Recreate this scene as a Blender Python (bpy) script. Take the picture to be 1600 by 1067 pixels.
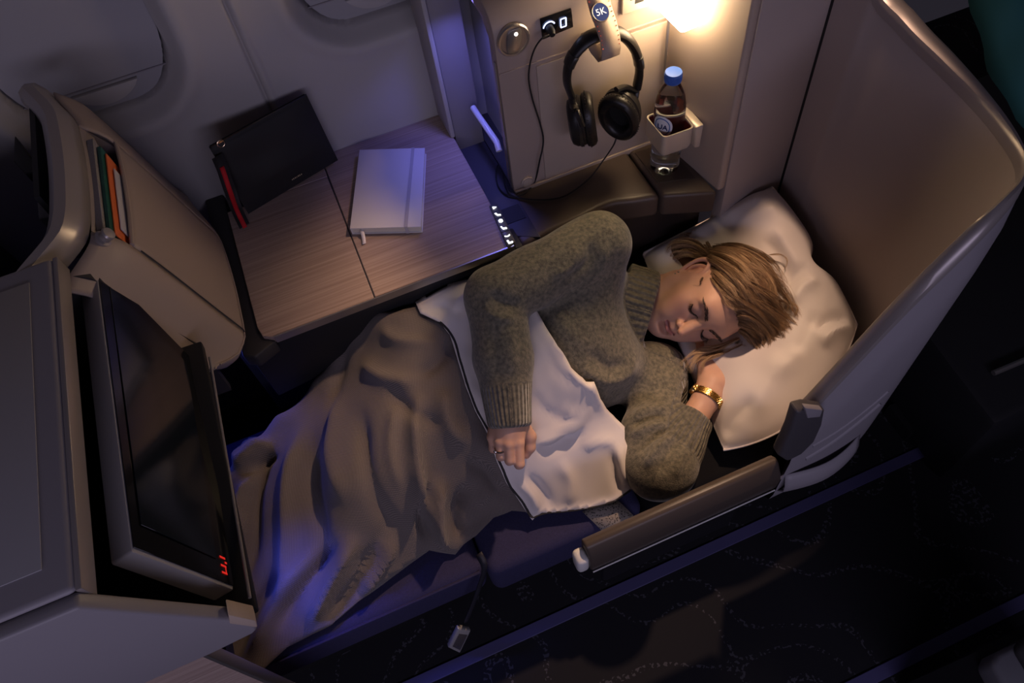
import bpy, bmesh, math, random
import numpy as np
from mathutils import Vector, Matrix, geometry

for o in list(bpy.data.objects):
    bpy.data.objects.remove(o, do_unlink=True)
SC = bpy.context.scene
COL = SC.collection

# ------------------------------------------------------------------ camera
FPX = 1160.776
RW = np.array([[0.92043516, -0.36797263, 0.13189109],
               [-0.37859356, -0.75521098, 0.53509185],
               [-0.09729355, -0.54245047, -0.83443481]])   # rows: world axes in (right, down, forward)
CAM = np.array([0.0, 0.0, 1.72])
cd = bpy.data.cameras.new('camera')
cd.sensor_width = 36.0
cd.lens = FPX / 1600 * 36.0
cd.clip_start = 0.02
cam = bpy.data.objects.new('camera', cd)
COL.objects.link(cam)
r_, u_, b_ = RW[:, 0], -RW[:, 1], -RW[:, 2]
cam.matrix_world = Matrix(((r_[0], u_[0], b_[0], CAM[0]), (r_[1], u_[1], b_[1], CAM[1]),
                           (r_[2], u_[2], b_[2], CAM[2]), (0, 0, 0, 1)))
SC.camera = cam
cd.dof.use_dof = False

# ------------------------------------------------------------------ world, cabin lights, exposure
SC.view_settings.view_transform = 'Standard'
SC.view_settings.look = 'None'
SC.view_settings.gamma = 1.0
SC.view_settings.use_curve_mapping = False
SC.view_settings.exposure = 1.15
wd = bpy.data.worlds.new('cabin_night')
SC.world = wd
wd.use_nodes = True
wd.node_tree.nodes['Background'].inputs[0].default_value = (0.34, 0.30, 0.42, 1)
wd.node_tree.nodes['Background'].inputs[1].default_value = 0.022


def area(name, loc, target, size, size_y, energy, color, spread=math.pi):
    d = bpy.data.lights.new(name, 'AREA')
    d.shape = 'RECTANGLE'
    d.size, d.size_y = size, size_y
    d.energy, d.color = energy, color
    d.spread = spread
    o = bpy.data.objects.new(name, d)
    COL.objects.link(o)
    o.location = loc
    o.rotation_euler = (Vector(target) - Vector(loc)).to_track_quat('-Z', 'Y').to_euler()
    return o


# cool cabin-side fill, added low across the aisle to brighten aisle-facing sides
area('cabin_side_fill', (-0.4, -1.75, 1.62), (-0.1, 0.5, 0.8), 3.0, 0.40, 7.5, (0.78, 0.70, 1.0))
# warm reading lamp in the panel over the seat
rd = bpy.data.lights.new('reading_spot', 'SPOT')
rd.energy, rd.color, rd.spot_size, rd.spot_blend, rd.shadow_soft_size = 38.0, (1.0, 0.63, 0.42), math.radians(42), 0.8, 0.03
ro = bpy.data.objects.new('reading_spot', rd)
COL.objects.link(ro)
ro.location = (0.95, 0.95, 2.0)
ro.rotation_euler = (Vector((0.24, 0.68, 0.4)) - Vector(ro.location)).to_track_quat('-Z', 'Y').to_euler()
# blue glow strips of the seat: in the slot beside the cabinet and in the foot well
BLUE = (0.08, 0.11, 1.0)
area('slot_led_strip', (0.318, 1.10, 1.02), (0.30, 1.10, 0.6), 0.02, 0.12, 0.24, (0.20, 0.20, 1.0), math.radians(95))
area('foot_well_led', (-0.30, 0.93, 0.60), (-0.22, 0.62, 0.42), 0.26, 0.02, 0.20, BLUE)
area('foot_cubby_led', (-0.42, 0.50, 0.74), (-0.33, 0.50, 0.37), 0.05, 0.10, 0.085, BLUE, math.radians(50))


# ------------------------------------------------------------------ pixel helpers (photograph taken as 1600 x 1067)
def ray(px, py):
    return RW @ np.array([px - 800.0, py - 533.5, FPX])


def onz(px, py, z):
    r = ray(px, py)
    return CAM + r * (z - CAM[2]) / r[2]


def onx(px, py, x):
    r = ray(px, py)
    return CAM + r * (x / r[0])


def ony(px, py, y):
    r = ray(px, py)
    return CAM + r * (y / r[1])


def proj(P):
    v = (np.asarray(P, float) - CAM) @ RW
    return np.stack([800 + FPX * v[..., 0] / v[..., 2], 533.5 + FPX * v[..., 1] / v[..., 2]], -1)


# ------------------------------------------------------------------ materials
MATS = {}


def mat(name, color, rough=0.5, metal=0.0, spec=0.5, bump=None, vary=None, emit=None, transmission=0, ior=1.45,
        sheen=0, coat=0, alpha=1.0, sss=0):
    if name in MATS:
        return MATS[name]
    m = bpy.data.materials.new(name)
    m.use_nodes = True
    nt = m.node_tree
    b = nt.nodes['Principled BSDF']
    b.inputs['Base Color'].default_value = (*color, 1)
    b.inputs['Roughness'].default_value = rough
    b.inputs['Metallic'].default_value = metal
    b.inputs['Specular IOR Level'].default_value = spec
    b.inputs['IOR'].default_value = ior
    b.inputs['Transmission Weight'].default_value = transmission
    b.inputs['Sheen Weight'].default_value = sheen
    b.inputs['Coat Weight'].default_value = coat
    b.inputs['Alpha'].default_value = alpha
    if sss:
        b.inputs['Subsurface Weight'].default_value = sss
        b.inputs['Subsurface Radius'].default_value = (0.012, 0.005, 0.003)
        b.inputs['Subsurface Scale'].default_value = 1.0
    if emit:
        b.inputs['Emission Color'].default_value = (*emit[0], 1)
        b.inputs['Emission Strength'].default_value = emit[1]
    tc = nt.nodes.new('ShaderNodeTexCoord')
    if vary:                     # (scale, amount, stretch)
        mp = nt.nodes.new('ShaderNodeMapping')
        mp.inputs['Scale'].default_value = vary[2] if len(vary) > 2 else (1, 1, 1)
        nt.links.new(tc.outputs['Object'], mp.inputs['Vector'])
        n = nt.nodes.new('ShaderNodeTexNoise')
        n.inputs['Scale'].default_value = vary[0]
        n.inputs['Detail'].default_value = 4
        nt.links.new(mp.outputs[0], n.inputs['Vector'])
        mx = nt.nodes.new('ShaderNodeMix')
        mx.data_type = 'RGBA'
        a = vary[1]
        mx.inputs[6].default_value = (*[c * (1 - a) for c in color], 1)
        mx.inputs[7].default_value = (*[min(1, c * (1 + a)) for c in color], 1)
        nt.links.new(n.outputs['Fac'], mx.inputs[0])
        nt.links.new(mx.outputs[2], b.inputs['Base Color'])
    if bump:                     # (scale, strength, distance)
        n2 = nt.nodes.new('ShaderNodeTexNoise')
        n2.inputs['Scale'].default_value = bump[0]
        n2.inputs['Detail'].default_value = 3
        nt.links.new(tc.outputs['Object'], n2.inputs['Vector'])
        bp = nt.nodes.new('ShaderNodeBump')
        bp.inputs['Strength'].default_value = bump[1]
        bp.inputs['Distance'].default_value = bump[2]
        nt.links.new(n2.outputs['Fac'], bp.inputs['Height'])
        nt.links.new(bp.outputs[0], b.inputs['Normal'])
    MATS[name] = m
    return m


def wood_mat():
    m = mat('pale_wood_laminate', (0.40, 0.29, 0.25), 0.42)
    nt = m.node_tree
    b = nt.nodes['Principled BSDF']
    tc = [n for n in nt.nodes if n.type == 'TEX_COORD'][0]
    mp = nt.nodes.new('ShaderNodeMapping')
    mp.inputs['Scale'].default_value = (2.0, 150, 150)
    mp.inputs['Rotation'].default_value = (0, 0, math.radians(4))
    n = nt.nodes.new('ShaderNodeTexNoise')
    n.inputs['Scale'].default_value = 1.6
    n.inputs['Detail'].default_value = 5
    cr = nt.nodes.new('ShaderNodeValToRGB')
    cr.color_ramp.elements[0].position, cr.color_ramp.elements[0].color = 0.3, (0.30, 0.215, 0.185, 1)
    cr.color_ramp.elements[1].position, cr.color_ramp.elements[1].color = 0.7, (0.47, 0.36, 0.315, 1)
    nt.links.new(tc.outputs['Object'], mp.inputs[0])
    nt.links.new(mp.outputs[0], n.inputs['Vector'])
    nt.links.new(n.outputs['Fac'], cr.inputs[0])
    nt.links.new(cr.outputs[0], b.inputs['Base Color'])
    return m


def carpet_mat():
    m = mat('dark_carpet', (0.012, 0.012, 0.017), 0.95)
    nt = m.node_tree
    b = nt.nodes['Principled BSDF']
    tc = [n for n in nt.nodes if n.type == 'TEX_COORD'][0]
    n = nt.nodes.new('ShaderNodeTexNoise')
    n.inputs['Scale'].default_value = 3.2
    n.inputs['Detail'].default_value = 0.5
    mul = nt.nodes.new('ShaderNodeMath'); mul.operation = 'MULTIPLY'; mul.inputs[1].default_value = 62
    sn = nt.nodes.new('ShaderNodeMath'); sn.operation = 'SINE'
    g1 = nt.nodes.new('ShaderNodeMath'); g1.operation = 'GREATER_THAN'; g1.inputs[1].default_value = 0.90
    v = nt.nodes.new('ShaderNodeTexNoise'); v.inputs['Scale'].default_value = 130; v.inputs['Detail'].default_value = 1
    g2 = nt.nodes.new('ShaderNodeMath'); g2.operation = 'GREATER_THAN'; g2.inputs[1].default_value = 0.56
    an = nt.nodes.new('ShaderNodeMath'); an.operation = 'MULTIPLY'
    mx = nt.nodes.new('ShaderNodeMix'); mx.data_type = 'RGBA'
    mx.inputs[6].default_value = (0.010, 0.010, 0.014, 1)
    mx.inputs[7].default_value = (0.055, 0.055, 0.07, 1)
    L = nt.links.new
    L(tc.outputs['Object'], n.inputs['Vector']); L(tc.outputs['Object'], v.inputs['Vector'])
    L(n.outputs['Fac'], mul.inputs[0]); L(mul.outputs[0], sn.inputs[0]); L(sn.outputs[0], g1.inputs[0])
    L(v.outputs['Fac'], g2.inputs[0]); L(g1.outputs[0], an.inputs[0]); L(g2.outputs[0], an.inputs[1])
    L(an.outputs[0], mx.inputs[0]); L(mx.outputs[2], b.inputs['Base Color'])
    return m


M_WALL = mat('cabin_wall_plastic', (0.42, 0.40, 0.40), 0.55, bump=(900, 0.05, 0.001))
M_SHADE = mat('window_shade', (0.33, 0.32, 0.34), 0.6)
M_POST = mat('grey_violet_trim', (0.27, 0.25, 0.27), 0.5)
M_BEIGE = mat('warm_beige_shell', (0.40, 0.32, 0.28), 0.5, bump=(700, 0.06, 0.001))
M_BEIGE2 = mat('taupe_panel', (0.44, 0.36, 0.30), 0.6, bump=(500, 0.10, 0.001))
M_GREYP = mat('grey_shell_plastic', (0.31, 0.29, 0.32), 0.45)
M_RIM = mat('satin_rim_metal', (0.38, 0.34, 0.33), 0.36, metal=0.4)
M_CHROME = mat('polished_chrome', (0.75, 0.72, 0.70), 0.16, metal=1.0)
M_SATIN = mat('satin_steel', (0.50, 0.47, 0.45), 0.34, metal=0.9)
M_BLACK = mat('matte_black', (0.012, 0.012, 0.014), 0.55)
M_DARK = mat('dark_graphite', (0.035, 0.033, 0.036), 0.55)
M_GLOSSB = mat('gloss_black', (0.008, 0.008, 0.010), 0.12)
M_SCREEN = mat('screen_glass_off', (0.008, 0.012, 0.018), 0.10, spec=0.6)
M_WOOD = wood_mat()
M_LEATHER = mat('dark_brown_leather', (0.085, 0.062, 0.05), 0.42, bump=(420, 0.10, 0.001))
M_NAVY = mat('navy_seat_fabric', (0.030, 0.028, 0.085), 0.9, bump=(900, 0.5, 0.002), vary=(300, 0.35))
M_WHITE = mat('white_plastic', (0.72, 0.71, 0.69), 0.45)


# ------------------------------------------------------------------ mesh helpers
class MB:
    def __init__(s):
        s.v, s.f = [], []

    def add(s, v, f):
        n = len(s.v)
        s.v += [tuple(map(float, p)) for p in v]
        s.f += [tuple(i + n for i in q) for q in f]
        return s

    def box(s, lo, hi):
        (a, b, c), (d, e, g) = lo, hi
        return s.add([(a, b, c), (d, b, c), (d, e, c), (a, e, c), (a, b, g), (d, b, g), (d, e, g), (a, e, g)],
                     [(0, 3, 2, 1), (4, 5, 6, 7), (0, 1, 5, 4), (1, 2, 6, 5), (2, 3, 7, 6), (3, 0, 4, 7)])

    def hexa(s, bot, top):                      # two 4-gons
        return s.add(list(bot) + list(top), [(0, 3, 2, 1), (4, 5, 6, 7), (0, 1, 5, 4), (1, 2, 6, 5), (2, 3, 7, 6), (3, 0, 4, 7)])

    def prism(s, poly, vec):                    # polygon (3D list) extruded by vec
        n = len(poly)
        p = [np.array(q, float) for q in poly]
        v = p + [q + np.array(vec, float) for q in p]
        f = [tuple(range(n - 1, -1, -1)), tuple(range(n, 2 * n))]
        f += [(i, (i + 1) % n, n + (i + 1) % n, n + i) for i in range(n)]
        return s.add(v, f)

    def tube(s, pts, rad, n=8, caps=True, flat=1.0, up=None):
        P = [np.array(p, float) for p in pts]
        m = len(P)
        if np.isscalar(rad):
            rad = [rad] * m
        V, F = [], []
        T = [P[min(i + 1, m - 1)] - P[max(i - 1, 0)] for i in range(m)]
        T = [t / (np.linalg.norm(t) + 1e-12) for t in T]
        a = np.array(up if up is not None else (0, 0, 1.0))
        if abs(a @ T[0]) > 0.95:
            a = np.array([1.0, 0, 0]) if abs(T[0][0]) < .9 else np.array([0, 1.0, 0])
        nrm = a - T[0] * (a @ T[0])
        nrm /= np.linalg.norm(nrm)
        for i in range(m):
            if up is not None:
                nrm = np.array(up, float)
            nrm = nrm - T[i] * (nrm @ T[i])
            nrm /= np.linalg.norm(nrm) + 1e-12
            bi = np.cross(T[i], nrm)
            for k in range(n):
                t = 2 * math.pi * k / n
                V.append(P[i] + rad[i] * (math.cos(t) * nrm * flat + math.sin(t) * bi))
        for i in range(m - 1):
            for k in range(n):
                F.append((i * n + k, i * n + (k + 1) % n, (i + 1) * n + (k + 1) % n, (i + 1) * n + k))
        if caps:
            F.append(tuple(range(n - 1, -1, -1)))
            F.append(tuple((m - 1) * n + k for k in range(n)))
        return s.add(V, F)

    def lathe(s, prof, origin, axis, n=32, sx=1.0, sy=1.0, ref=None, caps=True):
        ax = np.array(axis, float); ax /= np.linalg.norm(ax)
        rf = np.array(ref if ref is not None else ((0, 0, 1) if abs(ax[2]) < .9 else (1, 0, 0)), float)
        e1 = rf - ax * (rf @ ax); e1 /= np.linalg.norm(e1)
        e2 = np.cross(ax, e1)
        o = np.array(origin, float)
        V, F = [], []
        m = len(prof)
        for (r, h) in prof:
            for k in range(n):
                t = 2 * math.pi * k / n
                V.append(o + ax * h + r * (math.cos(t) * e1 * sx + math.sin(t) * e2 * sy))
        for i in range(m - 1):
            for k in range(n):
                F.append((i * n + k, i * n + (k + 1) % n, (i + 1) * n + (k + 1) % n, (i + 1) * n + k))
        if caps:
            F.append(tuple(range(n - 1, -1, -1)))
            F.append(tuple((m - 1) * n + k for k in range(n)))
        return s.add(V, F)

    def grid(s, P, close=False):                # P: (a, b, 3)
        a, b = P.shape[:2]
        F = []
        for i in range(a - 1):
            for j in range(b - 1 if not close else b):
                F.append((i * b + j, i * b + (j + 1) % b, (i + 1) * b + (j + 1) % b, (i + 1) * b + j))
        return s.add(P.reshape(-1, 3), F)


def link(name, me, m, parent=None, smooth=True):
    if m is not None and not len(me.materials):
        me.materials.append(m)
    if smooth:
        me.polygons.foreach_set('use_smooth', [True] * len(me.polygons))
    o = bpy.data.objects.new(name, me)
    COL.objects.link(o)
    if parent is not None:
        o.parent = parent
        if parent.type == 'EMPTY':
            o.location = -parent.location
    return o


def build(name, mb, m, parent=None, bevel=0.0, seg=2, smooth=True, angle=35, sub=0, solid=0, fixn=True):
    me = bpy.data.meshes.new(name)
    me.from_pydata(mb.v, [], mb.f)
    me.validate()
    if fixn:
        bm = bmesh.new(); bm.from_mesh(me)
        bmesh.ops.recalc_face_normals(bm, faces=bm.faces)
        if bevel:
            es = [e for e in bm.edges if len(e.link_faces) == 2 and e.calc_face_angle(0) > math.radians(angle)]
            bmesh.ops.bevel(bm, geom=es, offset=bevel, segments=seg, affect='EDGES', profile=0.5, clamp_overlap=True)
        bm.to_mesh(me); bm.free()
    o = link(name, me, m, parent, smooth)
    if smooth:
        try:
            me.set_sharp_from_angle(angle=math.radians(42))
        except Exception:
            pass
    if solid:
        md = o.modifiers.new('thick', 'SOLIDIFY'); md.thickness = solid; md.offset = -1
    if sub:
        md = o.modifiers.new('sub', 'SUBSURF'); md.levels = md.render_levels = sub
    return o


def thing(name, label, cat, loc=(0, 0, 0), group=None):
    o = bpy.data.objects.new(name, None)
    o.empty_display_size = 0.05
    COL.objects.link(o)
    o.location = Vector([float(c) for c in loc])
    o['label'] = label
    o['category'] = cat
    if group:
        o['group'] = group
    return o


def tag(o, label, cat, group=None):
    o['label'] = label
    o['category'] = cat
    if group:
        o['group'] = group
    return o


def struct(o, label=None, cat=None):
    o['kind'] = 'structure'
    if label:
        o['label'] = label
    if cat:
        o['category'] = cat
    return o


def text_mesh(name, txt, origin, ex, ey, size, depth, m, parent=None, bold=False):
    cu = bpy.data.curves.new(name, 'FONT')
    cu.body = txt
    cu.size = size
    cu.extrude = depth
    if bold:
        cu.offset = size * 0.02
    cu.align_x = 'CENTER'
    cu.align_y = 'CENTER'
    tmp = bpy.data.objects.new(name + '_tmp', cu)
    COL.objects.link(tmp)
    dg = bpy.context.evaluated_depsgraph_get()
    me = bpy.data.meshes.new_from_object(tmp.evaluated_get(dg))
    bpy.data.objects.remove(tmp, do_unlink=True)
    ex = Vector(ex).normalized(); ey = Vector(ey).normalized(); ez = ex.cross(ey)
    mt = Matrix(((ex.x, ey.x, ez.x, origin[0]), (ex.y, ey.y, ez.y, origin[1]), (ex.z, ey.z, ez.z, origin[2]), (0, 0, 0, 1)))
    me.transform(mt)
    me.name = name
    me.materials.clear()
    return link(name, me, m, parent, smooth=False)


def smoothstep(a, b, x):
    t = np.clip((x - a) / (b - a), 0, 1)
    return t * t * (3 - 2 * t)


def spline(pts, n):                              # Catmull-Rom through points
    P = np.array(pts, float)
    Q = np.vstack([2 * P[0] - P[1], P, 2 * P[-1] - P[-2]])
    out = []
    m = len(P) - 1
    for t in np.linspace(0, m, n):
        i = min(int(t), m - 1); u = t - i
        a, b, c, d = Q[i], Q[i + 1], Q[i + 2], Q[i + 3]
        out.append(0.5 * (2 * b + (c - a) * u + (2 * a - 5 * b + 4 * c - d) * u * u + (3 * b - a - 3 * c + d) * u ** 3))
    return np.array(out)
# ================================================================== the setting
fl = struct(build('floor', MB().box((-2.6, -2.2, -0.03), (2.8, 1.7, 0.0)), carpet_mat()),
            'dark patterned cabin carpet of the aisle', 'floor')
M_TRACK = mat('blue_grey_floor_track', (0.085, 0.08, 0.20), 0.5)
for i, y in enumerate((0.38, 0.016)):
    struct(build('trim_%d' % (i + 1), MB().box((-2.5, y - .013, 0.0), (2.7, y + .013, 0.004)), M_TRACK, bevel=.001, seg=1),
           ['blue-lit floor track on the near side of the armrest', 'blue-lit floor track across the aisle, bottom right'][i], 'floor trim')

# window wall: one moulded surface with two window reveals and panel seams
WX = np.unique(np.concatenate([np.linspace(-1.4, 1.2, 130), np.linspace(-.52, -.12, 90), np.linspace(0.0, .26, 60), np.linspace(-.10, -.05, 30)]))
WZ = np.unique(np.concatenate([np.linspace(0.0, 1.75, 80), np.linspace(.86, 1.12, 80)]))
XX, ZZ = np.meshgrid(WX, WZ, indexing='ij')
YY = 1.243 + 0.05 * np.clip((ZZ - .74) / .35, 0, 2) ** 1.4 - .0 * ZZ


def win_sdf(X, Z, cx, cz, hx, hz, r):
    qx, qz = np.abs(X - cx) - (hx - r), np.abs(Z - cz) - (hz - r)
    return np.hypot(np.maximum(qx, 0), np.maximum(qz, 0)) + np.minimum(np.maximum(qx, qz), 0) - r


WINS = [(-0.335, 1.135, 0.148, 0.235, 0.10), (0.185, 1.150, 0.148, 0.235, 0.10)]
for w in WINS:
    d = win_sdf(XX, ZZ, *w)
    YY = YY + 0.030 * smoothstep(0.022, -0.012, d) + 0.030 * smoothstep(-0.006, -0.010, d) - 0.004 * np.exp(-((d - .03) / .014) ** 2)
for sx in (-0.072, -0.84):
    YY = YY + 0.006 * np.exp(-((XX - sx) / .0035) ** 2) - .003 * np.exp(-((XX - sx - .012) / .006) ** 2)
wallo = build('wall_window', MB().grid(np.stack([XX, YY, ZZ], -1)), M_WALL, fixn=False)
struct(wallo, 'pale moulded cabin side wall with window reveals', 'wall')
for i, (cx, cz, hx, hz, r) in enumerate(WINS):
    e = bpy.data.objects.new('window_%d' % (i + 1), None)
    COL.objects.link(e)
    e.location = (cx, 1.33, cz - hz)
    struct(e, ['closed cabin window above the magazine pocket, top left', 'closed cabin window above the black pouch, cut by the top edge'][i], 'window')
    hx2, hz2 = hx - .001, hz - .001
    pts = []
    for a in np.linspace(0, 2 * math.pi, 48, endpoint=False):
        pts.append((cx + math.copysign(min(abs(math.cos(a)) ** .62 * hx2, hx2), math.cos(a)), 0, cz + math.copysign(abs(math.sin(a)) ** .62 * hz2, math.sin(a))))
    y0 = 1.322 if i == 0 else 1.322
    def yat(z): return 1.243 + 0.05 * np.clip((z - .74) / .35, 0, 2) ** 1.4 + .042
    build('shade', MB().prism([(p[0], yat(p[2]), p[2]) for p in pts], (0, .012, 0)), M_SHADE, e)
    # pull lip of the shade: a lens shape along its lower edge
    zb = cz - hz + .020
    lip = []
    n = 16
    for k in range(n + 1):
        t = -1 + 2 * k / n
        lip.append((cx + (.012 if i == 0 else .0) + t * .058, 0, zb + .024))
    for k in range(n, -1, -1):
        t = -1 + 2 * k / n
        lip.append((cx + (.012 if i == 0 else .0) + t * .058, 0, zb + .024 - .026 * (1 - t * t) ** .8 - .001))
    build('shade_handle', MB().prism([(p[0], yat(p[2]) - .009, p[2]) for p in lip], (0, .009, 0)), M_WALL, e, bevel=.002)
    build('shade_seam', MB().box((cx - hx * .86, yat(zb + .03) - .002, zb + .028), (cx + hx * .86, yat(zb + .03) + .004, zb + .030)), M_POST, e)

# upright fin between table and cabinet
post = MB().hexa([(0.246, 1.165, .60), (0.306, 1.165, .60), (0.306, 1.25, .60), (0.246, 1.25, .60)],
                 [(0.246, 1.20, 1.6), (0.306, 1.20, 1.6), (0.306, 1.32, 1.6), (0.246, 1.32, 1.6)])
struct(build('trim_3', post, M_POST, bevel=.004), 'dark violet upright fin between window wall and cabinet', 'wall trim')
post = MB().hexa([(0.236, 1.160, .70), (0.2455, 1.160, .70), (0.2455, 1.245, .70), (0.236, 1.245, .70)],
                 [(0.236, 1.195, 1.6), (0.2455, 1.195, 1.6), (0.2455, 1.32, 1.6), (0.236, 1.32, 1.6)])
struct(build('trim_4', post, M_WALL, bevel=.003), 'pale thin edge strip on the upright fin', 'wall trim')

# ================================================================== side table
tb = thing('side_table', 'pale wood-grain side table beside the bed, two leaves with a metal edge', 'table', (0, 1.04, .0))
def slab(x0, x1, y0, y1, z0, z1, cut=None):
    if cut:
        poly = [(x0 + .018, y0, z0), (x1, y0, z0), (x1, y1, z0), (x0, y1, z0), (x0, y0 + .03, z0), (x0 + .005, y0 + .008, z0)]
        return MB().prism(poly, (0, 0, z1 - z0))
    return MB().box((x0, y0, z0), (x1, y1, z1))
build('table_leaf', slab(-.228, -.0225, .845, 1.178, .682, .700, True), M_WOOD, tb, bevel=.0012, seg=1)
build('table_leaf', slab(-.0205, .2420, .845, 1.243, .682, .700), M_WOOD, tb, bevel=.0012, seg=1)
build('table_leaf', slab(-.150, -.0225, 1.1785, 1.243, .682, .700), M_WOOD, tb, bevel=.0012, seg=1)
build('metal_edge', MB().box((-.205, .8415, .684), (.243, .8445, .7005)), M_SATIN, tb)
build('metal_edge', MB().box((-.0226, .842, .690), (-.0204, 1.243, .6994)), M_DARK, tb)
fas = MB().prism([(-.262, .850, .52), (.262, .850, .60), (.262, .850, .6815), (-.262, .850, .6815)], (0, .05, 0))
build('front_fascia', fas, M_BLACK, tb, bevel=.004)
build('dark_border', MB().prism([(-.266, 1.243, .66), (-.266, .835, .66), (-.246, .823, .66), (-.205, .8405, .66), (-.2285, .87, .66), (-.2285, 1.243, .66)], (0, 0, .032)), M_DARK, tb, bevel=.004)
build('side_skirt', MB().prism([(-.30, .93, .36), (.30, .93, .36), (.30, .93, .66), (-.30, .93, .66)], (0, .04, 0)), M_BLACK, tb)

# seat control strip with lit symbols at the table corner
cs = thing('seat_control_strip', 'narrow seat control strip with white lit symbols at the table corner', 'control panel', (.254, .9, .69))
c0, c1, c2, c3 = [onz(px, py, .704) for px, py in ((764, 321), (777, 317), (805, 377), (793, 386))]
build('strip_body', MB().hexa([p - [0, 0, .02] for p in (c0, c3, c2, c1)], [c0, c3, c2, c1]), mat('control_grey', (.10, .10, .105), .35), cs, bevel=.0015)
M_ICON = mat('lit_white_symbol', (.9, .9, .9), .5, emit=((.95, .97, 1.0), 1.3))
ax_l = (c3 - c0); ax_w = (c1 - c0)
ICON = [[(.2, -.25), (.2, .25), (.8, 0)], [(.1, -.3), (.35, -.3), (.5, .05), (.9, .2), (.9, .4), (.4, .3), (.2, 0)],
        [(.2, -.2), (.5, -.35), (.8, -.2), (.8, .2), (.5, .35), (.2, .2)], [(.1, -.35), (.3, -.35), (.35, .0), (.9, .1), (.9, .35), (.3, .3)],
        [(.1, .1), (.5, .3), (.9, .1), (.9, .3), (.5, .45), (.1, .3)], [(.1, -.35), (.35, -.35), (.4, .1), (.9, .05), (.85, .35), (.2, .35)]]
for k, ic in enumerate(ICON):
    cen = c0 + ax_l * ((k + .55) / 6.1) + ax_w * .12
    poly = [cen + ax_w * (a * .75) + ax_l * (b * .115) + np.array([0, 0, .0006]) for a, b in ic]
    build('lit_symbol', MB().prism(poly, (0, 0, .0008)), M_ICON, cs, smooth=False)
for k in (2, 4):
    cen = c0 + ax_l * (k / 6.1)
    build('key_gap', MB().prism([cen, cen + ax_w, cen + ax_w + ax_l * .012, cen + ax_l * .012], (0, 0, .0005)), M_BLACK, cs, smooth=False)

# ================================================================== notebook
nb = thing('notebook', 'closed white hardback notebook with grey elastic on the wooden table', 'notebook', onz(605, 300, .7))
q = [onz(px, py, .7160) for px, py in ((562, 235), (664, 232), (658, 355), (547, 358))]
ctr = sum(q) / 4
M_NB = mat('notebook_cover', (.74, .72, .74), .55, bump=(800, .08, .001))
up = np.array([0, 0, 1.0])
build('front_cover', MB().hexa([p for p in q[::-1]], [p + up * .002 for p in q[::-1]]), M_NB, nb, bevel=.0008)
build('back_cover', MB().hexa([p - up * .0152 for p in q[::-1]], [p - up * .0133 for p in q[::-1]]), M_NB, nb, bevel=.0008)
ins = [p + (ctr - p) * .025 for p in q]
build('page_block', MB().hexa([p - up * .0131 for p in ins[::-1]], [p - up * .0003 for p in ins[::-1]]), mat('paper', (.68, .64, .56), .8, vary=(600, .12, (1, 1, 6))), nb)
build('spine', MB().hexa([p - up * .0150 for p in (q[3], q[3] + (q[2] - q[3]) * .02, q[0] + (q[1] - q[0]) * .02, q[0])], [p + up * .0018 for p in (q[3], q[3] + (q[2] - q[3]) * .02, q[0] + (q[1] - q[0]) * .02, q[0])]), M_NB, nb, bevel=.0005)
def lerp(a, b, t): return a + (b - a) * t
e0, e1 = lerp(q[0], q[1], .80), lerp(q[3], q[2], .77)
wv = (q[1] - q[0]) * .045
build('elastic_band', MB().hexa([p + up * .0021 for p in (e1, e1 + wv, e0 + wv, e0)], [p + up * .0032 for p in (e1, e1 + wv, e0 + wv, e0)]), mat('elastic_grey', (.50, .48, .53), .8), nb)
build('elastic_band', MB().hexa([e1 - up * .0150, e1 + wv - up * .0150, e1 + wv - (q[0] - q[3]) * .004 - up * .0150, e1 - (q[0] - q[3]) * .004 - up * .0150],
                                [e1 + up * .0032, e1 + wv + up * .0032, e1 + wv - (q[0] - q[3]) * .004 + up * .0032, e1 - (q[0] - q[3]) * .004 + up * .0032]), mat('elastic_grey', (.50, .48, .53), .8), nb)
rb = MB()
rp = [onz(565, 352, .712), onz(566, 362, .7105), onz(568, 371, .7035), onz(569, 381, .7025)]
Pr = np.array([[p + s * np.array([.0035, 0, 0]) for s in (-1, 1)] for p in spline(rp, 10)])
build('ribbon_marker', rb.grid(Pr), mat('white_ribbon', (.78, .74, .76), .7), nb, solid=.0006, fixn=False)

# ================================================================== black pouch leaning on the wall
po = thing('zip_pouch', 'black zip pouch with red striped wrist strap leaning on the wall', 'pouch', onz(450, 300, .7))
BL, BR = onz(388, 334, .708), onz(528, 250, .708)
TL, TR = ony(326, 229, 1.165), ony(478, 146, 1.226)
nU = 28
G = np.zeros((nU, nU, 3))
nrm = np.cross(BR - BL, TL - BL); nrm /= np.linalg.norm(nrm)
if nrm[1] > 0: nrm = -nrm
us = np.linspace(0, 1, nU)
def pouch_pt(u, v, side):
    p = (1 - u) * (1 - v) * BL + u * (1 - v) * BR + (1 - u) * v * TL + u * v * TR
    bul = (max(0, 4 * u * (1 - u)) ** .45) * (max(0, (1 - v) * 1.0) ** .35 * (max(0, v) * 3 if v < .33 else 1.0))
    wr = .0015 * math.sin(14 * v + 5 * u) + .0012 * math.sin(9 * u - 7 * v)
    w = bul * (.016 + wr) if side > 0 else -bul * .008
    # rounded right end
    if u > .9:
        p = p + (BR - TR) * 0
    return p + nrm * (w + (.0012 if side > 0 else 0))
front = np.array([[pouch_pt(u, v, 1) for v in us] for u in us])
back = np.array([[pouch_pt(u, v, -1) for v in us] for u in us])
mbp = MB().grid(front).grid(back)
M_POUCH = mat('black_nylon', (.010, .010, .012), .62, bump=(1200, .25, .0006), sheen=.15)
pb_ = build('pouch_body', mbp, M_POUCH, po)
md = pb_.modifiers.new('weld', 'WELD'); md.merge_threshold = .0025
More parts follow.
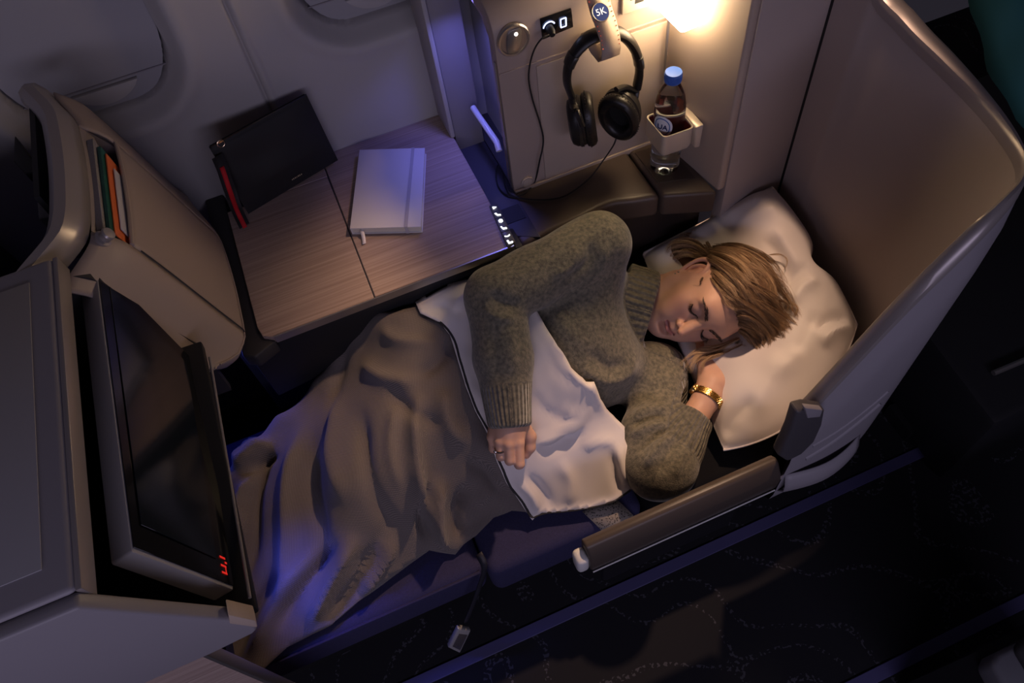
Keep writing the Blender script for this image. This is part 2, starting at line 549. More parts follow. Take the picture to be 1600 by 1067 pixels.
build('zipper', MB().tube([lerp(TL, TR, t) + nrm * .0018 for t in np.linspace(.01, .98, 8)], .0022, 6), M_GLOSSB, po)
M_GOLD = mat('pale_gold', (.78, .56, .36), .25, metal=1.0)
rc = lerp(TL, TR, .10) + nrm * .006 + (BL - TL) * .02
ringpts = [rc + .0065 * (math.cos(a) * (TR - TL) / np.linalg.norm(TR - TL) + math.sin(a) * (BL - TL) / np.linalg.norm(BL - TL)) for a in np.linspace(0, 2 * math.pi, 17)]
zr = build('zip_ring', MB().tube(ringpts, .0009, 6), M_GOLD, po)
build('zip_slider', MB().tube([lerp(TL, TR, .085) + nrm * .004, lerp(TL, TR, .13) + nrm * .004], .0022, 6), M_GOLD, zr)
sp = [ony(338, 243, 1.158), ony(346, 262, 1.142), ony(357, 295, 1.125), onz(368, 325, .730), onz(381, 352, .7035)]
spc = spline(sp, 16)
sw = (BR - BL) / np.linalg.norm(BR - BL)
def band(pts, w, lift, off=0):
    out = []
    for p in pts:
        out.append([p + sw * (off - w) + nrm * lift, p + sw * (off + w) + nrm * lift])
    return MB().grid(np.array(out))
st = build('wrist_strap', band(spc, .0105, .004), M_POUCH, po, solid=.003, fixn=False)
build('red_stripe', band(spc[3:], .0042, .0088, -.001), mat('red_webbing', (.55, .012, .02), .7), st, solid=.001, fixn=False)
M_GOLDP = mat('gold_print', (.55, .45, .30), .5)
for k in range(7):
    t = .50 + k * .0165
    p = lerp(lerp(BL, BR, t), lerp(TL, TR, t), .16) + nrm * .0172
    h = (TL - BL) * .018
    ww = (BR - BL) * .0045
    build('stamped_letter', MB().prism([p - ww, p + ww, p + ww * (.2 if k % 2 else 1) + h, p - ww + h * (1 if k % 3 else .6)], nrm * .0004), M_GOLDP, po, smooth=False)

# ================================================================== ledge beside the pillow
lg = thing('padded_ledge', 'dark brown padded ledge running below the lit cabinet', 'ledge', (.45, .95, .36))
front = spline([(.262, .868), (.33, .878), (.39, .882), (.455, .890), (.50, .876), (.552, .862)], 16)
poly = [(p[0], p[1], .600) for p in front] + [(.552, 1.010, .600), (.262, 1.010, .600)]
build('ledge_pad', MB().prism(poly, (0, 0, .058)), M_LEATHER, lg, bevel=.012, seg=4)
build('ledge_end_pad', MB().prism([(.5545, .861, .60), (.651, .822, .60), (.640, 1.005, .60), (.5545, 1.005, .60)], (0, 0, .058)), M_LEATHER, lg, bevel=.008, seg=3)
build('bottle_recess', MB().prism([(.562, .895, .6575), (.632, .872, .6575), (.628, .985, .6575), (.562, .99, .6575)], (0, 0, .0022)), mat('dark_brown_tray', (.05, .035, .028), .35), lg, bevel=.001)
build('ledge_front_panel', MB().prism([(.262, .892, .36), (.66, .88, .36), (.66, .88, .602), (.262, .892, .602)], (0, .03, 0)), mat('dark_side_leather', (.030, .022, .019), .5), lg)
build('ledge_rear_shelf', MB().prism([(.2455, .905, .645), (.306, .872, .645), (.306, 1.22, .645), (.2455, 1.22, .645)], (0, 0, .014)), mat('dark_shelf', (.05, .048, .06), .5), lg, bevel=.003)

# ================================================================== cabinet with sockets
YF = 1.003
cb = thing('side_cabinet', 'beige seat-side cabinet holding headphones, sockets and lamp', 'cabinet', (.46, 1.1, .655))
# front shell: L-shaped moulding, front board + top cap + side frame around a blue-lit slot
prof = [(YF, .658), (YF, .985)]
for a in np.linspace(0, math.pi / 2, 9):
    prof.append((YF + .045 - .045 * math.cos(a), .995 + .045 * math.sin(a)))
prof += [(1.25, 1.055), (1.25, 1.02), (YF + .055, 1.008), (YF + .03, .985), (YF + .03, .658)]
poly = [(.305, y, z) for y, z in prof]
build('front_moulding', MB().prism(poly, (.345, 0, 0)), M_BEIGE, cb, bevel=.003)
build('slot_back', MB().box((.342, YF + .03, .658), (.352, 1.25, 1.03)), M_WALL, cb)
build('slot_floor', MB().box((.306, YF + .03, .640), (.352, 1.25, .662)), M_DARK, cb)
for k in range(4):
    build('slat', MB().box((.3015 + k * .0042, YF + .002 + k * .004, .668), (.3040 + k * .0042, YF + .008 + k * .004, .955)), M_SATIN, cb, bevel=.0008, seg=1)
build('grab_rail', MB().tube([ony(739, 168, 1.155), ony(744, 176, 1.14), ony(776, 222, 1.045), ony(780, 236, 1.03)], .006, 10), mat('pale_rail', (.6, .6, .62), .3), cb)
# leather-look lower panel, slightly proud, with seams
build('lower_panel', MB().prism([(.372, YF - .003, .664), (.640, YF - .003, .664), (.640, YF - .003, .925), (.372, YF - .003, .925)], (0, .004, 0)), M_BEIGE2, cb, bevel=.0015)
build('upper_band_line', MB().box((.306, YF - .0022, .930), (.640, YF + .001, .934)), M_BEIGE, cb, bevel=.001)
build('lower_trim', MB().prism([(.306, YF - .006, .652), (.62, YF - .006, .652), (.62, YF - .006, .664), (.306, YF - .006, .664)], (0, .006, 0)), M_BEIGE, cb, bevel=.001)
# round latch
lk = ony(801, 61, YF)
lat = build('round_latch', MB().lathe([(.0275, -.001), (.0285, .004), (.0265, .0065), (.0235, .0062), (.0225, .0045), (0.001, .0045)], lk, (0, -1, 0), 40, caps=False), M_SATIN, cb)
lo_, hi_ = lk + [-.010, -.0045, -.020], lk + [.011, -.0062, .020]
lp = []
for t in np.linspace(0, 2 * math.pi, 28, endpoint=False):
    x = math.cos(t); z = math.sin(t)
    lp.append(lk + np.array([.0125 * math.copysign(abs(x) ** .5, x) + .004 * z, -.0044, .0205 * math.copysign(abs(z) ** .7, z)]))
build('latch_lever', MB().prism(lp, (0, -.003, 0)), mat('latch_face', (.46, .44, .43), .28, metal=.85), lat, bevel=.0008)
build('latch_dot', MB().lathe([(.0032, 0), (.0030, .0012), (.0005, .0014)], lk + [.004, -.0074, .012], (0, -1, 0), 14), mat('latch_light', (.9, .9, .9), .3, emit=((1, .97, .92), 1.0)), lat)
# usb and audio module
u0 = [ony(px, py, YF) for px, py in ((843, 29), (892, 12), (895, 41), (847, 61))]
usb = build('socket_module', MB().prism([p + [0, .001, 0] for p in u0], (0, -.004, 0)), M_GLOSSB, cb, bevel=.0015)
M_LITB = mat('lit_blue_white', (.8, .85, 1), .4, emit=((.45, .55, 1.0), 1.5))
uc = ony(880, 35, YF - .0045)
rr = []
for (a, b) in ((.0058, .0085), (.0036, .0063)):
    rr.append([uc + np.array([x * a, 0, z * b]) for x, z in ((-1, -.8), (-.8, -1), (.8, -1), (1, -.8), (1, .8), (.8, 1), (-.8, 1), (-1, .8))])
mbu = MB()
n8 = 8
vv = rr[0] + rr[1]
vv2 = [p + np.array([0, -.0008, 0]) for p in vv]
mbu.add(vv2, [(i, (i + 1) % 8, 8 + (i + 1) % 8, 8 + i) for i in range(8)])
build('usb_port_ring', mbu, M_LITB, usb, smooth=False, fixn=False)
jc = ony(858, 43, YF - .0045)
arc = [jc + np.array([.0105 * math.cos(a), -.001, .0105 * math.sin(a)]) for a in np.linspace(.5, 2.9, 14)]
build('audio_port_ring', MB().tube(arc, .0011, 6), M_LITB, usb)
# headphone hanger strap with seat badge
hs = []
for z, d, w in ((1.034, .002, .0170), (1.018, .012, .0185), (1.005, .030, .0185), (.995, .050, .0178), (.983, .067, .0170), (.969, .077, .0165), (.957, .078, .0160), (.949, .069, .0158), (.949, .042, .0160), (.960, .004, .0170)):
    hs.append((z, d, w))
cxh = ony(938, 22, YF - .028)[0]
Ph = np.array([[(cxh + s * w - (1.0 - z) * .16, YF - d, z) for s in (-1, 1)] for z, d, w in hs])
M_STRAP = mat('tan_leather', (.42, .33, .26), .5, bump=(600, .15, .0008))
hang = build('hanger_strap', MB().grid(Ph), M_STRAP, cb, solid=.0025, fixn=False)
M_STITCH = mat('red_stitch', (.60, .10, .05), .7)
for s in (-1, 1):
    for k in range(16):
        t = k / 15 * 5.6
        i = min(int(t), len(hs) - 2); f_ = t - i
        z = lerp(hs[i][0], hs[i + 1][0], f_); d = lerp(hs[i][1], hs[i + 1][1], f_); w = lerp(hs[i][2], hs[i + 1][2], f_)
        p = np.array([cxh + s * (w - .0022) - (1.0 - z) * .16, YF - d - .0012, z + .0012])
        build('stitch', MB().box(p - [.0006, .0006, .0021], p + [.0006, .0006, .0021]), M_STITCH, hang, smooth=False)
bc = ony(938, 20, YF - .034)
badge = build('seat_badge', MB().lathe([(.0155, -.004), (.0157, .0018), (.0148, .003), (.0142, .0028)], bc, (0, -.58, .81), 32, sx=1.0, sy=.92), M_SATIN, hang)
build('badge_face', MB().lathe([(.0141, .0), (.0141, .0030), (.0005, .0030)], bc, (0, -.58, .81), 32, sx=1.0, sy=.92), mat('badge_blue', (.02, .045, .22), .35), badge)
text_mesh('badge_text', '5K', bc + np.array([0, -.58, .81]) * .0034, (1, 0, 0), (0, .81, .58), .0150, .0003, mat('badge_white', (.85, .85, .85), .4, emit=((1, 1, 1), .25)), badge)
# universal power outlet
oc = np.array([.562, YF, 1.005])
ol = build('power_outlet', MB().prism([oc + np.array(v) for v in ((-.033, 0, -.037), (.033, 0, -.037), (.033, 0, .037), (-.033, 0, .037))], (0, -.006, 0)), mat('outlet_cream', (.62, .56, .46), .45), cb, bevel=.002)
for (dx, dz, w, h) in ((-.016, -.008, .003, .007), (.012, -.008, .003, .007), (-.002, -.020, .008, .0035), (-.016, .012, .007, .003), (.013, .012, .007, .003), (-.002, .004, .0035, .010)):
    p = oc + np.array([dx, -.0062, dz])
    build('outlet_hole', MB().box(p - [w, .0002, h], p + [w, .0006, h]), M_BLACK, ol, smooth=False)
# push button near the cabinet foot
pbn = ony(823, 283, YF)
bt = build('push_button', MB().lathe([(.0125, -.001), (.0125, .003), (.011, .0042), (.0098, .0026), (.0090, .0026), (.0085, .004), (.0005, .0044)], pbn, (0, -1, 0), 32), M_BEIGE2, cb)

# angled lit wall right of the cabinet
aw = MB().prism([(.622, 1.012, .652), (.6545, .826, .652), (.672, .829, .652), (.645, 1.04, .652)], (0, 0, .90))
build('angled_panel', aw, M_BEIGE2, cb, bevel=.006, seg=3)

# ================================================================== bedside lamp
lm = thing('bedside_lamp', 'glowing white square-shaded lamp on the cabinet corner', 'lamp', (.60, .93, .94))
k0, k1, k2 = onz(1018, 14, .955), onz(1064, 60, .955), onz(1114, 38, .955)
k3 = k0 + k2 - k1
cc = (k0 + k1 + k2 + k3) / 4
print('lamp corners', k0, k1, k2, k3)
M_LAMP = mat('lamp_glow', (.9, .86, .78), .5, emit=((1.0, .72, .42), 12.0))
foot = [cc + (p - cc) * .90 for p in (k0, k1, k2, k3)]
shp = MB().hexa(foot, [p + np.array([0, 0, .17]) + (p - cc) * .1 for p in (k0, k1, k2, k3)])
shade_o = build('lamp_shade', shp, M_LAMP, lm, bevel=.009, seg=4)
build('lamp_stem', MB().tube([(.6135, .990, .665), (.6145, .990, .96)], .0028, 8), M_SATIN, lm)
build('lamp_bracket', MB().tube([(cc[0], cc[1], 1.06), (.628, .995, 1.06)], .006, 8), M_SATIN, lm)

# ================================================================== bottle holder and bottle
bh = thing('cup_holder', 'square metal cup holder with dark red lining on the lit wall', 'cup holder', (.62, .92, .74))
ZH = .778
h0, h1, h2 = onz(1008, 181, ZH), onz(1037, 216, ZH), onz(1086, 199, ZH)
h3 = h0 + h2 - h1
hc = (h0 + h1 + h2 + h3) / 4
def rsq(c, pts, s, n=6, r=.16):
    out = []
    for i in range(4):
        p, a, b = pts[i], pts[i - 1], pts[(i + 1) % 4]
        for t in np.linspace(0, 1, n):
            qa, qb = p + (a - p) * r * (1 - t) ** 2, p + (b - p) * r * t ** 2
            out.append(c + ((qa + qb - p) - c) * s)
    return np.array(out)
hp = [h0, h1, h2, h3]
dz = np.array([0, 0, 1.0])
rows = [rsq(hc, hp, .90) - dz * .048, rsq(hc, hp, .985) - dz * .040, rsq(hc, hp, 1.0), rsq(hc, hp, .93), rsq(hc, hp, .92) - dz * .004]
build('holder_ring', MB().grid(np.array(rows), close=True), mat('brushed_champagne', (.66, .58, .48), .38, metal=.3), bh, fixn=False)
rows = [rsq(hc, hp, .918) - dz * .003, rsq(hc, hp, .86) - dz * .044, rsq(hc, hp, .50) - dz * .046]
build('holder_lining', MB().grid(np.array(rows), close=True), mat('dark_red_lining', (.16, .012, .02), .5), bh, fixn=False)
wd_ = (h2 - h1) / np.linalg.norm(h2 - h1)
br0 = lerp(h1, h2, 1.0)
bk = MB().tube([h2 - dz * .004, h2 + np.array([.008, .006, -.002]), h2 + np.array([.018, .012, -.006]), h2 + np.array([.020, .013, -.045])], .006, 8, flat=.5)
build('wall_bracket', MB().hexa([h2 - dz * .05 + [.004, -.002, 0], h2 - dz * .05 + [.014, -.004, 0], h3 - dz * .05 + [.014, 0, 0], h3 - dz * .05 + [.0, 0, 0]],
                                [h2 + [.000, -.002, .001], h2 + [.016, -.004, .003], h3 + [.016, 0, .003], h3 + [.0, 0, .001]]), MATS['brushed_champagne'], bh, bevel=.003)

bo = thing('water_bottle', 'small clear plastic water bottle with blue cap in the cup holder', 'bottle', (.60, .945, .66))
b0 = np.array([hc[0] + .0, hc[1] + .002, .6605])
b1 = onz(1037, 250, .6605)
b0[:2] = b1[:2] * .25 + b0[:2] * .75
pr_ = [(.004, .006), (.018, .002), (.0245, .0), (.0275, .005), (.0285, .014), (.0268, .020), (.0285, .027), (.0285, .034), (.0272, .040), (.0285, .047),
       (.0288, .09), (.0288, .118), (.0278, .130), (.0245, .145), (.0185, .158), (.0142, .166), (.0128, .170), (.0128, .178)]
pr_ = [(r, h * 1.17) for r, h in pr_]
M_PET = mat('clear_pet', (.93, .96, 1.0), .03, transmission=1.0, ior=1.18)
build('bottle_body', MB().lathe(pr_, b0, (0, 0, 1), 36, caps=False), M_PET, bo)
M_WATER = mat('water', (.90, .95, 1.0), .0, transmission=1.0, ior=1.25)
pw = [(max(r - .0013, .002), h + .0012) for r, h in pr_[:12]] + [(.0273, .150), (.001, .150)]
build('water', MB().lathe(pw, b0, (0, 0, 1), 36), M_WATER, bo)
capb = build('bottle_cap', MB().lathe([(r, h + .0295) for r, h in [(.0142, .171), (.0150, .172), (.0150, .174), (.0142, .1745), (.0150, .175), (.0150, .1885), (.0143, .1902), (.0005, .1904)]], b0, (0, 0, 1), 40), mat('cap_blue', (.045, .14, .55), .35), bo)
for k in range(40):
    a = 2 * math.pi * k / 40
    p = b0 + np.array([.0150 * math.cos(a), .0150 * math.sin(a), .2105])
    build('cap_rib', MB().box(p - [.0005, .0005, .0055], p + [.0005, .0005, .0055]), MATS['cap_blue'], capb, smooth=False)
lab = []
for i, h in enumerate(np.linspace(.098, .144, 10)):
    lab.append([])
    for t in np.linspace(-1, 1, 14):
        hh = np.clip((h - .098) / .046, 0, 1)
        wdt = .85 * math.sqrt(max(.02, 1 - (2 * hh - 1) ** 2)) + .05
        a = math.radians(214) + t * wdt * .75
        lab[-1].append(b0 + np.array([.0291 * math.cos(a), .0291 * math.sin(a), h]))
lb = build('bottle_label', MB().grid(np.array(lab)), mat('label_white', (.78, .80, .84), .5), bo, fixn=False)
a0 = math.radians(217)
ring = []
for t in np.linspace(0, 2 * math.pi, 40):
    a = math.radians(214) + .50 * math.cos(t)
    ring.append(b0 + np.array([.0295 * math.cos(a), .0295 * math.sin(a),   .121 + .018 * math.sin(t)]))
build('label_ring', MB().tube(ring, .0010, 5), mat('label_blue', (.06, .16, .42), .5), lb)
nrm2 = np.array([math.cos(a0), math.sin(a0), 0])
text_mesh('label_text', 'UA', b0 + nrm2 * .0298 + dz * .121, (-nrm2[1], nrm2[0], 0), (0, 0, 1), .0145, .0004, mat('label_navy', (.02, .04, .14), .5), lb, bold=True)
# ================================================================== headphones hanging on the strap
hd = thing('headphones', 'black over-ear headphones hanging from the leather strap', 'headphones', (.49, .96, .70))
YH = .955
M_HP = mat('headphone_black', (.014, .013, .013), .38)
M_HPS = mat('headphone_satin', (.035, .032, .03), .30, metal=.3)
M_PADL = mat('headphone_leather', (.012, .011, .011), .36, bump=(700, .2, .001))
bandpx = [(893, 150), (886, 128), (888, 104), (900, 80), (920, 60), (945, 52), (968, 52), (985, 66), (996, 88), (999, 112), (995, 136)]
bp = spline([ony(x, y, YH + .004) for x, y in bandpx], 44)
hb = build('headband', MB().tube(bp, [.0062] * 44, 12, flat=1.9, up=(0, 1, 0)), M_HP, hd)
build('headband_pad', MB().tube(bp[12:35] , [.0078 + .0022 * math.sin(math.pi * k / 22) for k in range(23)], 12, flat=1.6, up=(0, 1, 0)), M_PADL, hb)
for i0 in (9, 34):
    build('hinge_collar', MB().tube(bp[i0:i0 + 4], .0082, 12, flat=1.75, up=(0, 1, 0)), M_HPS, hb, bevel=.0006)


def cup(c, inward, tilt):
    inw = np.array(inward, float); inw /= np.linalg.norm(inw)
    ref = np.array(tilt, float)
    CS = 1.30
    def sc(pr): return [(r_0 * CS, h_0 * 1.15) for r_0, h_0 in pr]
    P = sc([(.0005, -.024), (.020, -.0235), (.0265, -.021), (.0300, -.014), (.0305, -.004), (.0292, .000)])
    cu = build('ear_cup', MB().lathe(P, c, inw, 36, sx=1.22, sy=.88, ref=ref), M_HP, hd)
    build('cup_ring', MB().lathe(sc([(.0300, -.010), (.0316, -.009), (.0316, -.004), (.0300, -.003)]), c, inw, 36, sx=1.22, sy=.88, ref=ref, caps=False), M_HPS, cu)
    T = sc([(.0275, -.001), (.0320, .002), (.0335, .008), (.0318, .014), (.0275, .0175), (.0215, .0165), (.0180, .012), (.0170, .004), (.0168, .001)])
    build('ear_cushion', MB().lathe(T, c, inw, 40, sx=1.22, sy=.88, ref=ref, caps=False), M_PADL, cu)
    build('speaker_cloth', MB().lathe(sc([(.0175, .002), (.0005, .0025)]), c, inw, 30, sx=1.22, sy=.88, ref=ref), mat('speaker_cloth_black', (.006, .006, .006), .9), cu)
    # stitches around the cushion
    e1 = ref - inw * (ref @ inw); e1 /= np.linalg.norm(e1); e2 = np.cross(inw, e1)
    ms = MB()
    for k in range(46):
        a = 2 * math.pi * k / 46
        p = np.array(c) + inw * .0075 + .0336 * CS * (math.cos(a) * e1 * 1.22 + math.sin(a) * e2 * .88)
        ms.box(p - .0007, p + .0007)
    so = build('cushion_stitching', ms, M_HPS, cu, smooth=False)
    so['kind'] = 'stuff'
    return inw


cL = ony(912, 188, YH - .004); cR = ony(969, 178, YH - .004)
cup(cL, (.92, -.35, .10), (.12, .0, 1.0))
cup(cR, (-.72, -.66, -.12), (-.10, 0.1, 1.0))
def yoke(a, pts, r=.0042):
    build('yoke', MB().tube(spline(pts, 14), r, 8, flat=1.5, up=(0, 1, 0)), M_HP, hd)
yoke(0, [bp[0], ony(896, 165, YH - .012), ony(903, 178, YH - .034), ony(910, 196, YH - .040)], .0050)
yoke(0, [bp[0], ony(893, 170, YH + .004), ony(895, 190, YH + .004)])
yoke(0, [bp[-1], ony(993, 150, YH - .002), ony(990, 166, YH - .004), ony(984, 186, YH - .008)], .0050)
yoke(0, [ony(994, 142, YH), ony(978, 136, YH - .004), ony(963, 140, YH - .010)])
# cord: jack in the socket, hanging loop on the ledge, up to the right cup
jk = ony(858, 44, YF - .006)
cord = [jk + [0, -.012, -.002], ony(845, 62, YF - .024), ony(832, 85, YF - .014), ony(826, 120, YF - .010), ony(832, 155, YF - .008), ony(843, 190, YF - .008), ony(849, 220, YF - .010),
        ony(843, 252, YF - .012), onz(835, 285, .664), onz(818, 303, .664), onz(797, 306, .6635), onz(781, 295, .664), onz(775, 276, .664), onz(778, 258, .665), onz(786, 270, .669),
        onz(792, 296, .6665), onz(810, 309, .663), onz(850, 312, .663), onz(880, 307, .663), onz(905, 292, .663), onz(925, 274, .664), ony(943, 250, .975), ony(958, 228, YH), ony(963, 216, YH)]
build('audio_cord', MB().tube(spline(cord, 120), .0016, 6), M_BLACK, hd)
build('audio_plug', MB().tube([jk + [0, .001, 0], jk + [0, -.008, -.001], jk + [-.001, -.016, -.003]], [.0068, .0066, .0045], 12), M_BLACK, hd)

# ================================================================== seat shell round the pillow
sh = thing('seat_shell', 'high grey-beige privacy shell wrapping round the pillow', 'seat shell', (.78, .6, .0))
inner = [(.842, .868), (.842, .80), (.841, .72), (.838, .63), (.830, .55), (.817, .485), (.796, .432), (.765, .402), (.722, .386), (.672, .377), (.612, .373), (.555, .372), (.515, .372)]
outer = [(.905, .88), (.903, .80), (.898, .72), (.888, .63), (.868, .55), (.845, .48), (.810, .425), (.770, .388), (.728, .364), (.680, .346), (.612, .337), (.555, .335), (.515, .334)]
ztop = [1.20, 1.035, 1.008, 1.001, 1.000, 1.000, 1.003, 1.005, 1.006, .978, .888, .754, .657]
NI = 60
pin = spline([(a[0], a[1], z) for a, z in zip(inner, ztop)], NI)
pout = spline([(a[0], a[1], z) for a, z in zip(outer, ztop)], NI)
zb_in = np.full(NI, .30)
rows = []
for i in range(NI):
    a, b = pin[i], pout[i]
    zb2 = .40 - .04 * smoothstep(.75, .55, b[0])
    rows.append([(a[0], a[1], .32), (a[0], a[1], a[2] - .012), (a[0] * .9 + b[0] * .1, a[1] * .9 + b[1] * .1, a[2] - .004),
                 (a[0] * .42 + b[0] * .58, a[1] * .42 + b[1] * .58, a[2] - .004), (a[0] * .36 + b[0] * .64, a[1] * .36 + b[1] * .64, a[2] - .020), (a[0] * .10 + b[0] * .90, a[1] * .10 + b[1] * .90, a[2] - .060), (b[0], b[1], max(zb2 + .06, a[2] - .13)), (b[0], b[1], zb2 + .03), (b[0] * .9 + a[0] * .1, b[1] * .9 + a[1] * .1, zb2)])
G = np.array(rows)
# inner face of the shell, split at the vertical seam; outer skin; rim
M_SHELLIN = mat('shell_lining', (.42, .36, .34), .62, bump=(600, .08, .001))
build('inner_panel', MB().grid(G[:, 0:3]), M_SHELLIN, sh, fixn=False)
build('outer_skin', MB().grid(G[:, 3:9]), M_GREYP, sh, fixn=False)
build('head_closure', MB().hexa([G[-1, 0], G[-1, 8], G[-1, 7], G[-1, 0] + [0, 0, .05]], [G[-1, 2], G[-1, 3], G[-1, 4], G[-1, 1]]), M_GREYP, sh)
rim_c = [(p + q_) / 2 for p, q_ in zip(pin, pout)]
rimw_ = [np.linalg.norm((p - q_)[:2]) / 2 for p, q_ in zip(pin, pout)]
R1 = []
for i in range(NI):
    a, b = pin[i].copy(), lerp(pin[i], pout[i], .62)
    c = (a + b) / 2
    ha = a - c
    R1.append([c + ha * 1.06 + [0, 0, -.016], c + ha * 1.06 + [0, 0, -.002], c + ha * .9 + [0, 0, .004], c + ha * .45 + [0, 0, .007], c - ha * .2 + [0, 0, .006], c - ha * .8 + [0, 0, .0], c - ha * 1.02 + [0, 0, -.012]])
build('shell_rim', MB().grid(np.array(R1)), M_RIM, sh, fixn=False)
# seam panel between lamp wall and shell
p1a, p1b = np.array([.6725, .829]), np.array([.8395, .866])
build('flat_side_panel', MB().prism([(p1a[0], p1a[1], .36), (p1b[0], p1b[1], .36), (p1b[0], p1b[1], 1.50), (p1a[0], p1a[1], 1.50)], (0, .03, 0)), M_SHELLIN, sh, bevel=.002)
build('seam_strip', MB().prism([(.8395, .868, .36), (.8425, .862, .36), (.8425, .862, 1.3), (.8395, .868, 1.3)], (.002, .004, 0)), M_BLACK, sh)
# moulded ridges on the outer wing and its lower lip
def outer_pt(x, z, off=.002):
    xs = pout[::-1, 0]; ys = pout[::-1, 1]
    y = np.interp(x, xs, ys)
    return np.array([x, y - off, z])
for (za, zb_, r) in ((.565, .640, .004), (.515, .600, .006)):
    pts = [outer_pt(x, za + (zb_ - za) * ((x - .55) / .13) ** 1.4 if x > .55 else za, .0) for x in np.linspace(.55, .675, 18)]
    build('wing_ridge', MB().tube(pts, r, 8, flat=.5, up=(0, 1, 0)), M_GREYP, sh)
lowlip = [outer_pt(x, .425 - .0 * x, .012 + .012 * math.sin(math.pi * min(1, (x - .52) / .16))) for x in np.linspace(.52, .68, 14)]
Lp = np.array([[p + [0, .012, .05], p + [0, .002, .02], p, p + [0, .012, -.022]] for p in lowlip])
build('wing_lower_lip', MB().grid(Lp), M_GREYP, sh, fixn=False, solid=.002)
# dark hinge cover at the front end of the wing
hv = [ony(px, py, .332) for px, py in ((1246, 645), (1266, 640), (1290, 643), (1286, 664), (1274, 690), (1254, 710), (1230, 722), (1218, 714), (1236, 676))]
build('hinge_cover', MB().prism(hv, (0, .022, 0)), mat('hinge_grey', (.075, .07, .078), .5), sh, bevel=.006, seg=3)
hv2 = [ony(px, py, .328) for px, py in ((1258, 638), (1286, 641), (1282, 652), (1262, 654))]
build('hinge_plate', MB().prism(hv2, (0, .01, 0)), M_GREYP, sh, bevel=.002)
sl = spline([(p[0], p[1], .40) for p in pin[24:50]], 20)

# ================================================================== bed
bd = thing('lie_flat_bed', 'dark navy lie-flat seat bed under the blanket', 'bed', (0, .66, 0))
def pad(name, x0, x1, y0, y1, z0, z1, m):
    return build(name, MB().box((x0, y0, z0), (x1, y1, z1)), m, bd, bevel=.022, seg=5)
pad('leg_cushion', -1.25, -.022, .432, .905, .25, .362, M_NAVY)
pad('seat_cushion', -.018, .300, .418, .905, .235, .358, M_NAVY)
pad('back_cushion', .304, .800, .405, .872, .25, .350, mat('black_seat_leather', (.006, .006, .007), .85, spec=.15))
build('bed_base', MB().box((-1.2, .50, .0), (.82, .90, .25)), M_BLACK, bd, bevel=.01)
build('piping', MB().tube([(-1.24, .434, .352), (-.03, .434, .352)], .003, 6), M_NAVY, bd)
bs = [onz(915, 797, .366), onz(945, 826, .350), onz(955, 840, .30)]
wv_ = onz(985, 790, .366) - onz(930, 812, .366)
Pb = np.array([[p + wv_ * s for s in (-.1, .35, .85)] for p in spline(bs, 8)])
M_WEB = mat('grey_webbing', (.24, .21, .19), .8)
nt = M_WEB.node_tree
vo = nt.nodes.new('ShaderNodeTexVoronoi'); vo.inputs['Scale'].default_value = 260
tcn = [n for n in nt.nodes if n.type == 'TEX_COORD'][0]
crn = nt.nodes.new('ShaderNodeValToRGB')
crn.color_ramp.elements[0].position, crn.color_ramp.elements[0].color = .2, (.03, .027, .025, 1)
crn.color_ramp.elements[1].position, crn.color_ramp.elements[1].color = .45, (.26, .23, .20, 1)
nt.links.new(tcn.outputs['Object'], vo.inputs['Vector']); nt.links.new(vo.outputs['Distance'], crn.inputs[0])
nt.links.new(crn.outputs[0], nt.nodes['Principled BSDF'].inputs['Base Color'])
build('belt_webbing', MB().grid(Pb), M_WEB, bd, fixn=False, solid=.003)

# hanging seat belt with buckle
sb = thing('seat_belt', 'dark lap belt with shiny metal buckle hanging off the bed edge', 'seat belt', (0, .40, .1))
s0 = ony(757, 886, .416); s1 = ony(748, 918, .410); s2 = ony(737, 948, .404); s3 = ony(727, 972, .400)
Ps = np.array([[p + np.array([.006, 0, .004]) * s for s in (-1, 1)] for p in spline([s0 + [0, .02, .02], s0, s1, s2, s3], 14)])
build('strap', MB().grid(Ps), mat('black_webbing', (.02, .02, .03), .55), sb, fixn=False, solid=.002)
bq = [ony(px, py, .398) for px, py in ((713, 974), (733, 977), (716, 1013), (698, 1004))]
bkl = build('buckle', MB().prism(bq, (0, -.012, 0)), mat('buckle_steel', (.72, .70, .68), .38, metal=.55), sb, bevel=.004, seg=3)
bq2 = [lerp(b, sum(bq) / 4, .35) + [0, -.0122, 0] for b in bq]
build('buckle_flap', MB().prism(bq2, (0, -.002, 0)), M_SATIN, bkl, bevel=.0008)

# ================================================================== armrest
ar = thing('armrest', 'dark brown padded armrest with pale end cap beside the aisle', 'armrest', (.3, .34, .0))
A = [onz(910, 857, .535), onz(1203, 709, .535)]
B = [onz(928, 884, .505), onz(1226, 742, .505)]
ya, yb = .5 * (A[0][1] + A[1][1]), .5 * (B[0][1] + B[1][1])
print('armrest', A, B)
x0, x1 = A[0][0], B[1][0]
sec = [(ya + .012, .470), (ya + .010, .525), (ya + .000, .536), (ya - .010, .535), (yb + .004, .512), (yb, .500), (yb + .001, .462), (yb + .02, .455)]
build('armrest_pad', MB().prism([(x0 + .005, y, z) for y, z in sec], (x1 - x0 - .012, 0, 0)), mat('armrest_brown', (.075, .058, .048), .40, bump=(500, .08, .001)), ar, bevel=.005, seg=3)
build('trim_line', MB().tube([(x0 + .008, yb - .0005, .4600), (x1 - .012, yb - .0005, .4600)], .0016, 6), M_WHITE, ar)
cap_c = [ony(px, py, yb + .004) for px, py in ((890, 862), (903, 853), (921, 886), (906, 892), (896, 884))]
build('end_cap', MB().box((x0 - .016, yb + .004, .462), (x0 + .006, ya + .004, .512)), M_WHITE, ar, bevel=.008, seg=3)
build('armrest_support', MB().box((x0 + .06, .386, .10), (x1, .400, .300)), M_BLACK, ar, bevel=.01)

